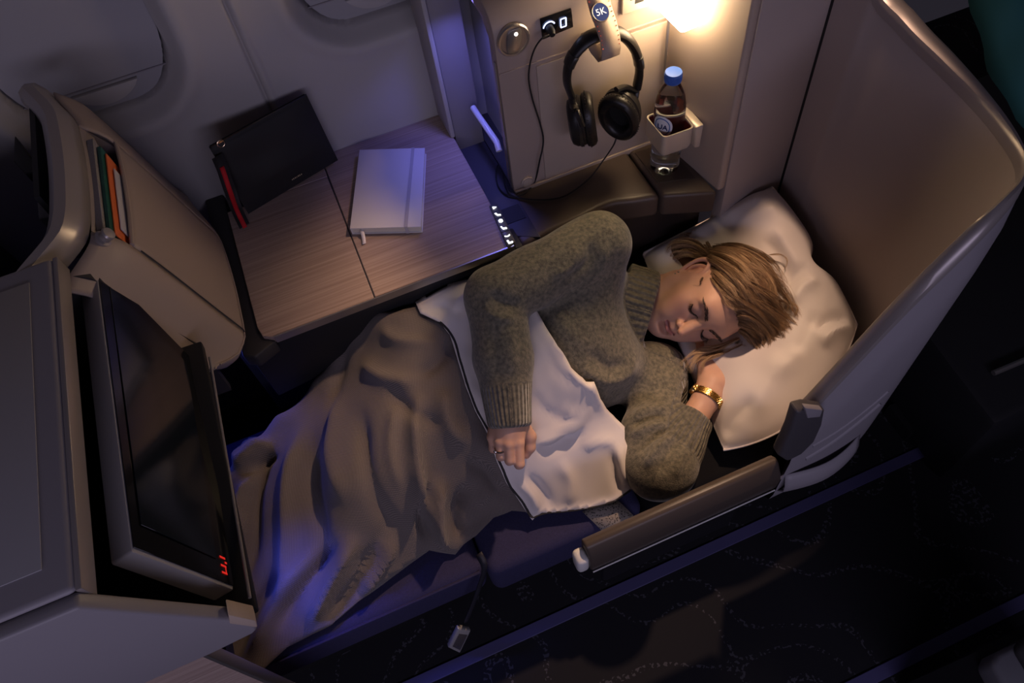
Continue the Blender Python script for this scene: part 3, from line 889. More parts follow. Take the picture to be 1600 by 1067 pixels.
# ================================================================== monitor and its housing
mo = thing('seat_monitor', 'large switched-off screen in a grey frame facing the bed', 'monitor', (-.33, .58, .8))
tn, tf = onx(206, 862, -.348), onx(148, 404, -.348)
bn, bf = onx(366, 922, -.300), onx(312, 572, -.300)
print('monitor', tn, tf, bn, bf)
nm = np.cross(tf - tn, bn - tn); nm /= np.linalg.norm(nm)
if nm[0] < 0: nm = -nm
bk_ = -nm * .030
build('monitor_body', MB().hexa([tn + bk_, tf + bk_, bf + bk_, bn + bk_], [tn, tf, bf, bn]), mat('monitor_grey', (.44, .42, .43), .45), mo, bevel=.003)
def inset(s0, s1, s2, s3, off):
    P = lambda u, v: (1 - u) * (1 - v) * tn + u * (1 - v) * tf + (1 - u) * v * bn + u * v * bf
    return [P(s0, s2) + nm * off, P(s1, s2) + nm * off, P(s1, s3) + nm * off, P(s0, s3) + nm * off]
def plate(name, r, off, m, parent, th=.0015):
    q_ = inset(*r, off)
    return build(name, MB().prism(q_, nm * th), m, parent, bevel=.0004, seg=1)
plate('glass_bezel', (.012, .988, .012, .988), .0002, M_GLOSSB, mo)
plate('screen', (.085, .925, .10, .83), .0019, M_SCREEN, mo, .0008)
M_REDL = mat('red_indicator', (.5, .01, .01), .5, emit=((1, .03, .02), .22))
for (u, v, w, h) in ((.045, .90, .004, .030), (.055, .92, .012, .006), (.070, .90, .004, .030), (.085, .93, .004, .012), (.10, .90, .004, .03)):
    plate('red_mark', (u - w, u + w, v - h, v + h), .0022, M_REDL, mo, .0004)
mid_ = (tn + tf + bn + bf) / 4
build('monitor_stay', MB().tube([mid_ + bk_ * .8, mid_ + bk_ + np.array([-.05, 0, -.02])], .02, 10), M_BLACK, mo)

hg = thing('monitor_housing', 'pale grey console housing around the screen, bottom left', 'housing', (-.5, .58, .0))
ZT = 1.052
t_a, t_b = onz(82, 412, ZT), onz(113, 922, ZT)
def rect_loop(x0, x1, y0, y1, z, r=.0):
    return [(x0, y0, z), (x1, y0, z), (x1, y1, z), (x0, y1, z)]
XR = -.372
build('housing_top', MB().box((-1.1, .352, ZT - .03), (XR, .803, ZT)), M_GREYP, hg, bevel=.007, seg=4)
build('top_inlay', MB().box((-1.1, .385, ZT + .0002), (XR - .028, .770, ZT + .002)), mat('grey_inlay', (.36, .35, .38), .5), hg, bevel=.0015)
build('front_edge_trim', MB().box((XR - .001, .352, ZT - .030), (XR + .006, .803, ZT - .002)), M_RIM, hg, bevel=.002)
# aisle-side cheek: slanting front edge running down past the screen
ck = [(-1.1, .335, ZT - .004), (XR, .335, ZT - .004), tuple(ony(398, 972, .335)), tuple(ony(402, 984, .335)), tuple(ony(396, 990, .335)), tuple(ony(335, 1020, .335)), (-1.1, .335, ony(335, 1020, .335)[2] - .02)]
print('cheek', ck)
build('side_cheek', MB().prism(ck, (0, .018, 0)), M_GREYP, hg, bevel=.004, seg=3)
cap_p = [ony(px, py, .334) for px, py in ((356, 962), (399, 971), (402, 982), (358, 976))]
build('cheek_highlight', MB().prism([p + [.001, 0, .001] for p in cap_p], (0, .020, 0)), mat('warm_highlight', (.55, .44, .36), .4), hg, bevel=.002)  # warm lamp highlight on the cheek's front end, put into the cap's colour
build('cavity_back', MB().box((-.60, .353, .62), (-.44, .80, ZT - .03)), M_BLACK, hg)
zbn = bn[2] - .012
build('lower_sill', MB().prism([(-.44, .353, zbn - .02), (-.286, .353, zbn - .02), (-.283, .353, zbn), (-.44, .353, zbn + .01)], (0, .425, 0)), M_BLACK, hg, bevel=.003)
build('sill_trim', MB().tube([tuple(lerp(bn, bf, t) + np.array([.016, 0, -.002])) for t in (-.045, 1.03)], .0022, 8), M_RIM, hg)
build('far_cheek', MB().prism([(-.60, .80, .66), (-.305, .80, .66), (-.300, .80, .80), (-.352, .80, 1.0), (-.38, .80, ZT - .03), (-.60, .80, ZT - .03)], (0, .012, 0)), M_DARK, hg)
wp = onz(322, 1040, .70)
build('wood_side_panel', MB().prism([(-1.1, .338, .30), (ony(328, 1030, .338)[0], .338, .30), (ony(328, 1030, .338)[0], .338, ony(328, 1026, .338)[2] + .01), (-1.1, .338, ony(328, 1026, .338)[2] + .0)], (0, .02, 0)), M_WOOD, hg, bevel=.002)
xe = ony(328, 1030, .338)[0]
build('panel_edge_trim', MB().box((xe, .336, .30), (xe + .006, .356, .86)), M_SATIN, hg, bevel=.002)
build('foot_well_roof', MB().box((-1.1, .36, .60), (-.40, .86, .63)), M_BLACK, hg)

# ================================================================== front seat shell with the magazine pocket
fs = thing('front_seat_shell', 'beige curved seat-back shell with a magazine pocket', 'seat shell', (-.33, .98, .66))
secp = [(-.378, 1.028), (-.373, 1.044), (-.362, 1.052), (-.348, 1.049), (-.339, 1.034), (-.333, 1.016)]   # rim hook
low = [(-.308, .985), (-.296, .945), (-.283, .89), (-.270, .83), (-.257, .77), (-.247, .725), (-.246, .712), (-.252, .700), (-.268, .692)]
ys = np.linspace(.778, 1.235, 40)
def bowed(y):                       # the panel bows back towards both ends
    t = (y - .98) / .22
    return -.016 * t * t - .02 * smoothstep(1.10, 1.215, y) - .035 * smoothstep(.86, .775, y)
def rimz(y): return .0 - .02 * smoothstep(1.19, 1.235, y)
Pr_ = np.array([[(x + bowed(y) * 1.1 - .012 * smoothstep(.90, .78, y), y, z + rimz(y)) for x, z in secp] for y in ys])
build('rim', MB().grid(Pr_), M_RIM, fs, fixn=False, solid=.004)
S = [secp[-1]] + low
def lowz(y, z):
    if z < .76:
        return z + (.76 - z) * (.9 * smoothstep(.83, .775, y) + .5 * smoothstep(1.13, 1.215, y))
    return z
POC = (.868, 1.105)
def surf(y): return [(x + bowed(y), y, lowz(y, z)) for x, z in S]
ya_ = [y for y in np.linspace(.778, POC[0] - .001, 12)]
yb_ = [y for y in np.linspace(POC[0] + .001, POC[1], 22)]
yc_ = [y for y in np.linspace(POC[1], 1.215, 12)]
def dense(sec):
    a = np.array(sec); return spline(a, 26)
build('lower_wing_panel', MB().grid(np.array([dense(surf(y)) for y in ya_])), M_BEIGE, fs, fixn=False, solid=.003)
build('pocket_front_panel', MB().grid(np.array([dense(surf(y))[4:] for y in yb_])), M_BEIGE, fs, fixn=False, solid=.003)
build('far_end_panel', MB().grid(np.array([dense(surf(y)) for y in yc_])), M_BEIGE, fs, fixn=False, solid=.003)
# pocket: back wall, end wall
bkp = np.array([[dense(surf(y))[0], dense(surf(y))[2] + [-.010, 0, -.004], np.array([-.345 + bowed(y), y, .88])] for y in yb_])
build('pocket_back', MB().grid(bkp), mat('pocket_inner', (.30, .25, .24), .6), fs, fixn=False)
pe = dense(surf(POC[1]))
build('pocket_end_wall', MB().prism([pe[0], pe[6], pe[12], np.array([-.345 + bowed(POC[1]), POC[1], .88])], (0, .004, 0)), MATS['pocket_inner'], fs)
lip = [dense(surf(y))[4] + [.000, 0, .001] for y in yb_]
build('pocket_lip', MB().tube(lip, .0035, 8), M_BEIGE, fs)
sm = [p + np.array([.002, 0, 0]) for p in dense(surf(POC[0]))]
build('panel_seam', MB().tube(sm[5:], .0012, 5), M_DARK, fs)
inner_edge = [dense(surf(y))[int(21 - 2 * smoothstep(.9, .8, y))] + np.array([.0015, 0, 0]) for y in np.linspace(.79, 1.19, 24)]
build('edge_bead', MB().tube(inner_edge, .0018, 6), M_BEIGE, fs)
kc = onx(150, 335, -.318)
kc = np.array(dense(surf(.858))[1])
ko = build('coat_hook_knob', MB().lathe([(.0115, -.004), (.0120, .002), (.0085, .004), (.0082, .010), (.0098, .0125), (.0085, .0155), (.0005, .0165)], kc, (.86, -.1, .5), 24), M_RIM, fs)
# black sheet standing in for the shade in the gap behind the shell's rim
build('dark_gap_sheet', MB().prism([(-.400, .95, .90), (-.400, 1.21, .90), (-.400, 1.21, 1.035), (-.400, .95, 1.035)], (.008, 0, 0)), M_BLACK, fs)

# reading matter in the pocket
def magazine(name, label, y0, y1, off, z1, th, m, edge=None, tilt=0.0, cat='magazine'):
    o = thing(name, label, cat, (-.31, (y0 + y1) / 2, .88), 'reading matter in the pocket')
    xb = -.322 + off
    q0 = [(xb + bowed(y0), y0, .885), (xb + bowed(y1), y1, .885), (xb + .012 + bowed(y1) - .02, y1 - tilt, z1), (xb + .012 + bowed(y0) - .02, y0, z1)]
    build('cover', MB().prism(q0, (th, 0, 0)), m, o, bevel=.0006, seg=1)
    if edge:
        q1 = [(p[0] - .0002, p[1], p[2]) for p in q0]
        q1 = [(p[0] + th, p[1] + .002, p[2]) for p in q0]
        build('spine_band', MB().prism(q1, (.0016, 0, 0)), edge, o)
    return o
M_PGREY = mat('page_grey', (.26, .24, .25), .8, vary=(400, .4, (8, .5, .5)))
magazine('leaflet', 'pale printed safety leaflet at the back of the pocket', .872, .985, -.0062, .998, .0022, mat('leaflet_pale', (.52, .44, .44), .6, vary=(120, .35)), cat='leaflet')
magazine('magazine', 'thick grey magazine standing in the pocket', .873, 1.075, .0005, 1.010, .0095, M_PGREY)
magazine('magazine', 'dark green magazine in the pocket beside the orange folder', .873, 1.060, .0110, 1.004, .0052, mat('magazine_green', (.012, .10, .075), .4, vary=(90, .5)))
magazine('folder', 'thin bright orange folder edge in the pocket', .872, 1.050, .0170, .996, .0024, mat('folder_orange', (.75, .16, .04), .5), cat='folder')
magazine('card', 'white card at the front of the pocket', .890, 1.025, .0203, .985, .0020, mat('card_white', (.52, .50, .56), .6), cat='card')

# ================================================================== dark seat of the row in front
fr = thing('front_row_seat', 'dark seat of the row in front behind the beige shell', 'seat', (-.75, 1.0, 0))
build('seat_back', MB().prism([(-1.1, .92, 0), (-.62, .92, 0), (-.58, .92, .55), (-.60, .92, .80), (-.66, .92, .88), (-1.1, .92, .92)], (0, .28, 0)), M_BLACK, fr, bevel=.03, seg=3)
build('side_block', MB().prism([tuple(onz(px, py, .94)) for px, py in ((52, 272), (84, 268), (88, 338), (58, 342))], (0, 0, -.10)), mat('grey_block', (.12, .12, .13), .5), fr, bevel=.006)
build('strap_clip', MB().prism([tuple(onz(px, py, .955)) for px, py in ((22, 210), (40, 235), (62, 268), (40, 272), (20, 250))], (0, 0, -.02)), M_BLACK, fr, bevel=.003)

# ================================================================== next row behind the shell
nr = thing('rear_row_seat', 'dark seat of the row behind with a pale edge line', 'seat', (1.35, .6, 0))
build('seat_block', MB().prism([(1.02, .30, 0), (2.2, .34, 0), (2.2, 1.15, 0), (1.10, 1.15, 0)], (0, 0, .30)), M_BLACK, nr, bevel=.02)
build('edge_trim', MB().tube([tuple(onz(1552, 583, .31)), tuple(onz(1602, 562, .31)), tuple(onz(1680, 528, .31))], .006, 8), M_SATIN, nr)
build('corner_trim', MB().tube([tuple(onz(1418, 592, .05)), tuple(onz(1462, 643, .05))], .002, 6), M_SATIN, nr)
build('foot_plinth', MB().box((1.02, .42, .0), (2.0, .5, .045)), M_BLACK, nr)
M_TEAL = mat('teal_cushion_fabric', (.025, .13, .15), .85, bump=(700, .2, .001))
cu_c = onz(1660, 15, .62)
nU = 20
Gt = []
e1_, e2_ = np.array([.20, .05, .03]), np.array([.04, .24, .10])
for u in np.linspace(-1, 1, nU):
    row = []
    for v in np.linspace(-1, 1, nU):
        th = .085 * ((1 - u * u) * (1 - v * v)) ** .5 + .010 * math.sin(7 * u + 4 * v) + .007 * math.sin(11 * v - 5 * u)
        row.append(cu_c + e1_ * u * (1 - .06 * v * v) + e2_ * v * (1 - .06 * u * u) + np.array([-.25, -.4, .85]) * th)
    Gt.append(row)
tc_ = build('rear_cushion', MB().grid(np.array(Gt)), M_TEAL, None, fixn=False, solid=.03)
tag(tc_, 'dark teal cushion on the seat behind, top right corner', 'cushion')

# armrest end of the seat across the aisle
xa = thing('aisle_armrest', 'pale rounded armrest end across the aisle, bottom right corner', 'armrest', (.75, -.02, 0))
za = .42
pl = [tuple(onz(px, py, za)) for px, py in ((1548, 1035), (1556, 1020), (1592, 1002), (1640, 985), (1680, 1060), (1640, 1100), (1575, 1085))]
build('end_cap', MB().prism(pl, (0, 0, -.06)), mat('mid_grey_cap', (.16, .16, .18), .4), xa, bevel=.010, seg=4)  # even mid-grey base colour
pl = [tuple(onz(px, py, za + .012)) for px, py in ((1586, 1012), (1602, 995), (1700, 960), (1720, 1050), (1625, 1075))]
build('arm_pad', MB().prism(pl, (0, 0, -.06)), M_DARK, xa, bevel=.010, seg=4)
build('arm_post', MB().box((.66, -.10, 0), (.95, -.02, .36)), M_BLACK, xa)
# ================================================================== implicit-surface modelling tools
class Field:
    """signed distance field on a grid, edited by smooth unions, meshed by surface nets"""
    def __init__(s, lo, hi, h):
        s.lo = np.array(lo, float); s.h = h
        s.n = np.ceil((np.array(hi) - s.lo) / h).astype(int) + 1
        s.d = np.full(s.n, 0.1, np.float32)
        s.ax = [(s.lo[i] + h * np.arange(s.n[i])).astype(np.float32) for i in range(3)]

    def block(s, lo, hi):
        a = np.clip(np.floor((np.array(lo) - s.lo) / s.h).astype(int), 0, s.n - 1)
        b = np.clip(np.ceil((np.array(hi) - s.lo) / s.h).astype(int) + 1, 1, s.n)
        sl = tuple(slice(int(a[i]), int(max(a[i] + 1, b[i]))) for i in range(3))
        P = np.stack(np.meshgrid(s.ax[0][sl[0]], s.ax[1][sl[1]], s.ax[2][sl[2]], indexing='ij'), -1)
        return sl, P

    def union(s, fn, lo, hi, k=0.01):
        m = 3 * k + 3 * s.h
        sl, P = s.block(np.array(lo) - m, np.array(hi) + m)
        a, b = s.d[sl], fn(P).astype(np.float32)
        if k <= 0:
            s.d[sl] = np.minimum(a, b)
        else:
            h = np.maximum(k - np.abs(a - b), 0) / k
            s.d[sl] = np.minimum(a, b) - h * h * k * .25
        return s

    def cut(s, fn, lo, hi, k=0.005):
        m = 3 * k + 3 * s.h
        sl, P = s.block(np.array(lo) - m, np.array(hi) + m)
        a, b = s.d[sl], -fn(P).astype(np.float32)
        h = np.maximum(k - np.abs(a - b), 0) / k
        s.d[sl] = np.maximum(a, b) + h * h * k * .25
        return s

    def cone(s, p, q, r1, r2, k=0.01):
        p, q = np.array(p, np.float32), np.array(q, np.float32)
        def fn(P):
            v = q - p
            t = np.clip(((P - p) @ v) / (v @ v + 1e-12), 0, 1)
            return np.linalg.norm(P - p - t[..., None] * v, axis=-1) - (r1 + (r2 - r1) * t)
        r = max(r1, r2)
        return s.union(fn, np.minimum(p, q) - r, np.maximum(p, q) + r, k)

    def ell(s, c, A, rad, k=0.01, cut=False):
        """ellipsoid at c with axes = rows of A and radii rad"""
        c = np.array(c, np.float32); A = np.array(A, np.float32); rad = np.array(rad, np.float32)
        def fn(P):
            L = (P - c) @ A.T
            k0 = np.linalg.norm(L / rad, axis=-1)
            k1 = np.linalg.norm(L / rad ** 2, axis=-1) + 1e-9
            return k0 * (k0 - 1) / k1
        r = np.abs(A.T * rad).sum(1)
        return (s.cut if cut else s.union)(fn, c - r, c + r, k)

    def mesh(s):
        d = s.d
        nx, ny, nz = d.shape
        neg = d < 0
        c = np.zeros((nx - 1, ny - 1, nz - 1), np.int8)
        for i in (0, 1):
            for j in (0, 1):
                for k in (0, 1):
                    c += neg[i:nx - 1 + i, j:ny - 1 + j, k:nz - 1 + k]
        act = (c > 0) & (c < 8)
        idx = np.argwhere(act)
        ids = np.full(act.shape, -1, np.int64)
        ids[act] = np.arange(len(idx))
        acc = np.zeros((len(idx), 3)); cnt = np.zeros(len(idx))
        cor = [(i, j, k) for i in (0, 1) for j in (0, 1) for k in (0, 1)]
        val = {q: d[idx[:, 0] + q[0], idx[:, 1] + q[1], idx[:, 2] + q[2]] for q in cor}
        for a in cor:
            for ax in range(3):
                if a[ax]:
                    continue
                b = list(a); b[ax] = 1; b = tuple(b)
                va, vb = val[a], val[b]
                x = (va < 0) != (vb < 0)
                t = np.where(x, va / (va - vb + 1e-20), 0)
                p = np.tile(np.array(a, float), (len(idx), 1)); p[:, ax] += t
                acc[x] += p[x]; cnt[x] += 1
        V = s.lo + s.h * (idx + acc / cnt[:, None])
        F = []
        for ax in range(3):
            o1, o2 = [(1, 2), (2, 0), (0, 1)][ax]
            A_ = [slice(None)] * 3; B_ = [slice(None)] * 3
            A_[ax] = slice(0, -1); B_[ax] = slice(1, None)
            na, nb_ = neg[tuple(A_)], neg[tuple(B_)]
            E = np.argwhere(na != nb_)
            E = E[(E[:, o1] > 0) & (E[:, o2] > 0) & (E[:, o1] < d.shape[o1] - 1) & (E[:, o2] < d.shape[o2] - 1)]
            fl = na[E[:, 0], E[:, 1], E[:, 2]]
            q = []
            for (u, v) in ((0, 0), (1, 0), (1, 1), (0, 1)):
                C_ = E.copy(); C_[:, o1] -= u; C_[:, o2] -= v
                q.append(ids[C_[:, 0], C_[:, 1], C_[:, 2]])
            q = np.stack(q, 1)
            q[~fl] = q[~fl][:, ::-1]
            F.append(q[:, ::-1] if False else q)
        return V, np.concatenate(F)


def np_mesh(name, V, F, m, parent=None, smooth=True):
    me = bpy.data.meshes.new(name)
    me.vertices.add(len(V))
    me.vertices.foreach_set('co', np.asarray(V, np.float32).ravel())
    n = F.shape[1]
    me.loops.add(F.size)
    me.loops.foreach_set('vertex_index', F.astype(np.int32).ravel())
    me.polygons.add(len(F))
    me.polygons.foreach_set('loop_start', np.arange(0, F.size, n, dtype=np.int32))
    me.polygons.foreach_set('loop_total', np.full(len(F), n, np.int32))
    me.update(calc_edges=True)
    me.validate()
    return link(name, me, m, parent, smooth)


def vnormals(V, F):
    a, b, c = V[F[:, 0]], V[F[:, 1]], V[F[:, 2]]
    n = np.cross(b - a, c - a)
    N = np.zeros_like(V)
    for k in range(F.shape[1]):
        np.add.at(N, F[:, k], n)
    return N / (np.linalg.norm(N, axis=1, keepdims=True) + 1e-12)


def relax(V, F, it=2, lam=.5):
    for _ in range(it):
        S_ = np.zeros_like(V); c = np.zeros(len(V))
        n = F.shape[1]
        for k in range(n):
            a, b = F[:, k], F[:, (k + 1) % n]
            np.add.at(S_, a, V[b]); np.add.at(c, a, 1)
            np.add.at(S_, b, V[a]); np.add.at(c, b, 1)
        V = V + lam * (S_ / np.maximum(c, 1)[:, None] - V)
    return V


def poly_dist(P, pts):
    """distance of 2D points to a polyline and the arc parameter (0..1)"""
    pts = np.array(pts, float)
    seg = np.linalg.norm(np.diff(pts, axis=0), axis=1)
    cum = np.concatenate([[0], np.cumsum(seg)]); tot = cum[-1]
    best = np.full(len(P), 1e9); par = np.zeros(len(P)); side = np.zeros(len(P))
    for i in range(len(seg)):
        a, v = pts[i], pts[i + 1] - pts[i]
        t = np.clip(((P - a) @ v) / (v @ v), 0, 1)
        w = P - a - t[:, None] * v
        d = np.linalg.norm(w, axis=1)
        m = d < best
        best[m] = d[m]; par[m] = ((cum[i] + t * seg[i]) / tot)[m]
        side[m] = np.sign(v[0] * w[:, 1] - v[1] * w[:, 0])[m]
    return best, par, side


def folds_px(V, folds):
    """sum of soft ridges traced on the photograph: (polyline in px, width px, height m[, skew])"""
    P = proj(V)
    out = np.zeros(len(V))
    for fd in folds:
        pts, w, h = fd[:3]
        pts = spline([(p[0], p[1], 0) for p in pts], 14)[:, :2]
        lo, hi = pts.min(0) - 3 * w, pts.max(0) + 3 * w
        m = ((P > lo) & (P < hi)).all(1)
        if not m.any():
            continue
        d, t, sd = poly_dist(P[m], pts)
        tap = np.clip(np.minimum(t, 1 - t) / .28, 0, 1) if len(fd) < 4 else np.clip((1 - t) / .35, 0, 1)
        out[m] += h * np.exp(-(d / w) ** 1.6) * (tap * tap * (3 - 2 * tap))
    return out


def noise2(x, y, seed=0):
    rg = np.random.default_rng(seed)
    r = np.zeros_like(x)
    for _ in range(9):
        a = rg.uniform(0, 2 * math.pi); f = rg.uniform(.6, 2.2)
        r += np.sin((x * math.cos(a) + y * math.sin(a)) * f + rg.uniform(0, 6.28))
    return r / 4.0


class TPS:
    """thin-plate height surface through control points (x, y, z)"""
    def __init__(s, pts, reg=1e-5):
        s.c = np.array(pts)[:, :2]; z = np.array(pts)[:, 2]
        n = len(s.c)
        K = s.phi(np.linalg.norm(s.c[:, None] - s.c[None], axis=-1)) + reg * np.eye(n)
        Pm = np.hstack([np.ones((n, 1)), s.c])
        A = np.block([[K, Pm], [Pm.T, np.zeros((3, 3))]])
        s.w = np.linalg.solve(A, np.concatenate([z, np.zeros(3)]))

    @staticmethod
    def phi(r):
        return r * r * np.log(r + 1e-9)

    def __call__(s, x, y):
        P = np.stack([x, y], -1).reshape(-1, 2)
        K = s.phi(np.linalg.norm(P[:, None] - s.c[None], axis=-1))
        r = K @ s.w[:-3] + s.w[-3] + P @ s.w[-2:]
        return r.reshape(np.shape(x))


def drape(name, outline, hfun, step, m, parent, folds=None, thick=.004, noise=None, post=None):
    """cloth lying on the height surface hfun(x, y) inside a closed XY outline"""
    ol = [Vector((p[0], p[1])) for p in outline]
    dense_ = []
    for i in range(len(ol)):
        a, b = ol[i], ol[(i + 1) % len(ol)]
        n = max(1, int((b - a).length / step))
        dense_ += [a.lerp(b, k / n) for k in range(n)]
    nb_ = len(dense_)
    ed = [(i, (i + 1) % nb_) for i in range(nb_)]
    xs = [p.x for p in dense_]; ys_ = [p.y for p in dense_]
    inner_ = []
    arr = np.array([(p.x, p.y) for p in dense_])
    gx, gy = np.arange(min(xs), max(xs), step), np.arange(min(ys_), max(ys_), step)
    X, Y = np.meshgrid(gx, gy)
    X = X + (np.arange(len(gy)) % 2)[:, None] * step * .5
    Pg = np.stack([X.ravel(), Y.ravel()], 1)
    d, _, _ = poly_dist(Pg, np.vstack([arr, arr[:1]]))
    # inside test
    ins_ = np.zeros(len(Pg), bool)
    j = nb_ - 1
    for i in range(nb_):
        xi, yi = arr[i]; xj, yj = arr[j]
        c = ((yi > Pg[:, 1]) != (yj > Pg[:, 1])) & (Pg[:, 0] < (xj - xi) * (Pg[:, 1] - yi) / (yj - yi + 1e-15) + xi)
        ins_ ^= c
        j = i
    keep = Pg[ins_ & (d > step * .55)]
    pts = dense_ + [Vector((float(a), float(b))) for a, b in keep]
    vo_, _, fo_, *_ = geometry.delaunay_2d_cdt(pts, ed, [], 1, 1e-6)
    V = np.array([(v.x, v.y, 0) for v in vo_])
    V[:, 2] = hfun(V[:, 0], V[:, 1])
    tri = []
    for f_ in fo_:
        for k in range(1, len(f_) - 1):
            tri.append((f_[0], f_[k], f_[k + 1]))
    tri = np.array(tri)
    nz = np.cross(V[tri[:, 1]] - V[tri[:, 0]], V[tri[:, 2]] - V[tri[:, 0]])[:, 2]
    tri[nz < 0] = tri[nz < 0][:, ::-1]
    if folds or noise is not None:
        N = vnormals(V, tri)
        dsp = folds_px(V, folds or [])
        if noise is not None:
            dsp = dsp + noise(V)
        V = V + N * dsp[:, None]
    if post is not None:
        xy = V[:, :2].copy(); V = relax(post(V), tri, 4, .5); V[:, :2] = xy
    o = np_mesh(name, V, tri, m, parent)
    md = o.modifiers.new('thick', 'SOLIDIFY'); md.thickness = thick; md.offset = -1
    return o, V, tri
# ================================================================== pillow
PT, PR, PB, PL = onz(1206, 294, .565), onz(1338, 508, .500), onz(1130, 704, .385), onz(1003, 398, .500)
HEAD_T = np.array([.577, .708, .500])
nP = 150
uu = np.linspace(0, 1, nP)
U_, V_ = np.meshgrid(uu, uu, indexing='ij')
a_, b_2 = 2 * U_ - 1, 2 * V_ - 1
pin_a = .055 * (1 - b_2 ** 2) * 0
base = ((1 - U_) * (1 - V_))[..., None] * PB + (U_ * (1 - V_))[..., None] * PR + ((1 - U_) * V_)[..., None] * PL + (U_ * V_)[..., None] * PT
edge = np.minimum(np.minimum(U_, 1 - U_), np.minimum(V_, 1 - V_))
th = (np.clip((1 - a_ ** 4) * (1 - b_2 ** 4), 0, 1)) ** .55
cenP = (PT + PR + PB + PL) / 4
# side of the pillow between the corners: bulges a little outwards near the aisle
bul = .046 * (1 - a_ ** 2) * np.clip(-b_2, 0, 1) ** 6
base[..., 1] -= bul * 1.2
base[..., 0] += .012 * (1 - b_2 ** 2) * np.clip(a_, 0, 1) ** 6 - .035 * np.exp(-((V_ - .42) / .09) ** 2) * np.clip(a_, 0, 1) ** 8
top = base.copy(); bot = base.copy()
top[..., 2] += .074 * th
dent = np.exp(-(((base[..., 0] - .600) / .105) ** 2 + ((base[..., 1] - .690) / .115) ** 2))
top[..., 2] -= .078 * dent
dent2 = np.exp(-(((base[..., 0] - .51) / .05) ** 2 + ((base[..., 1] - .56) / .05) ** 2))
top[..., 2] -= .022 * dent2
bot[..., 2] = np.maximum(np.minimum(base[..., 2] - .060 * th, base[..., 2] - .0), .352)
top[..., 2] = np.maximum(top[..., 2], bot[..., 2] + .004 + .010 * np.clip(edge * 30, 0, 1))
TV = top.reshape(-1, 3)
pf = [([(1150, 350), (1185, 335), (1222, 325)], 11, .006), ([(1120, 345), (1165, 320), (1200, 302)], 12, .005), ([(1205, 350), (1235, 400), (1262, 432)], 14, .008),
      ([(1235, 480), (1256, 448), (1285, 438)], 11, .010), ([(1222, 455), (1248, 422), (1268, 420)], 10, -.007), ([(1280, 545), (1305, 520), (1338, 512)], 10, .011), ([(1270, 520), (1298, 496), (1330, 498)], 9, -.008),
      ([(1200, 600), (1240, 560), (1290, 490)], 18, .008), ([(1170, 660), (1200, 600), (1215, 540)], 18, .006), ([(1130, 690), (1150, 650), (1185, 620)], 14, -.007),
      ([(1240, 560), (1262, 520), (1275, 480)], 11, -.007), ([(1185, 370), (1215, 390), (1240, 440)], 12, -.006)]
TV = TV + np.array([0, 0, 1.0]) * (1.3 * folds_px(TV, pf))[:, None]
TV[:, 2] += .0018 * noise2(TV[:, 0] * 40, TV[:, 1] * 40, 3) * th.ravel()
TV[:, 2] += .004 * noise2(TV[:, 0] * 13, TV[:, 1] * 13, 8) * th.ravel()
M_LINEN = mat('white_cotton', (.80, .745, .715), .75, bump=(1500, .08, .0005), sheen=.2)
pil = thing('pillow', 'white cotton pillow under the sleeping head against the shell', 'pillow', (.65, .65, .352))
pw_ = build('pillow_case', MB().grid(TV.reshape(nP, nP, 3)).grid(bot[:, ::-1]), M_LINEN, pil, fixn=False)
md = pw_.modifiers.new('weld', 'WELD'); md.merge_threshold = .003
eb = [top[i, 0] for i in range(0, nP, 3)] + [top[-1, j] for j in range(0, nP, 3)] + [top[i, -1] for i in range(nP - 1, -1, -3)]
build('seam_piping', MB().tube([p + np.array([0, 0, -.001]) for p in eb], .0022, 6), M_LINEN, pil)

# ================================================================== the sleeping person
PER = thing('person', 'person in an olive-grey turtleneck sleeping on one side under a blanket', 'person', (.35, .68, .36))
HS = np.array([-.19762633, .52123182, .83021758]); HF = np.array([-.72573632, -.64712598, .23352679]); HU = np.array([.65897696, -.55636801, .50616599])
HA = np.array([HS, HF, HU]); HK = .92
def HP(s_, f_, u_): return HEAD_T + HK * (s_ * HS + f_ * HF + u_ * HU)

SHR, ELR, WRR = np.array([.388, .800, .668]), onz(776, 464, .680), onz(795, 655, .580)
SHL, ELL, WRL = np.array([.440, .640, .412]), onz(1036, 728, .425), onz(1104, 622, .438)
TA, TB = np.array([.270, .725, .505]), np.array([.070, .750, .470])
COLA, COLB = onz(967, 482, .472), onz(1022, 498, .458)
print('joints', SHR, ELR, WRR, SHL, ELL, WRL, COLA, COLB)
print('lengths', np.linalg.norm(SHR - ELR), np.linalg.norm(ELR - WRR), np.linalg.norm(SHL - ELL), np.linalg.norm(ELL - WRL))

# ---- skin: one continuous surface (head, neck, trunk inside the sweater, arms, hands)
sk = Field((.03, .395, .362), (.735, .905, .705), .002)
sk.cone(TA, TB, .105, .080, .02)
sk.cone(COLA, HP(0, -.035, -.03), .050, .048, .02)
sk.cone(TA, COLA, .08, .050, .03)
sk.cone(SHR, ELR, .045, .038, .02).cone(ELR, WRR, .037, .025, .01)
sk.cone(TA, SHR, .09, .045, .03).cone(TA, SHL, .09, .045, .03)
sk.cone(SHL, ELL, .038, .034, .02).cone(ELL, WRL, .033, .0245, .01)
def hell(c, r, k=.012, cut=False, A=HA):
    sk.ell(HP(*c), A, np.array(r) * HK, k * HK, cut)
def hcone(a, b, r1, r2, k=.008):
    sk.cone(HP(*a), HP(*b), r1 * HK, r2 * HK, k * HK)
hell((0, -.018, .045), (.071, .092, .080), .02)
hell((0, .030, .000), (.060, .062, .085), .03)
hell((0, .030, .050), (.060, .062, .055), .03)
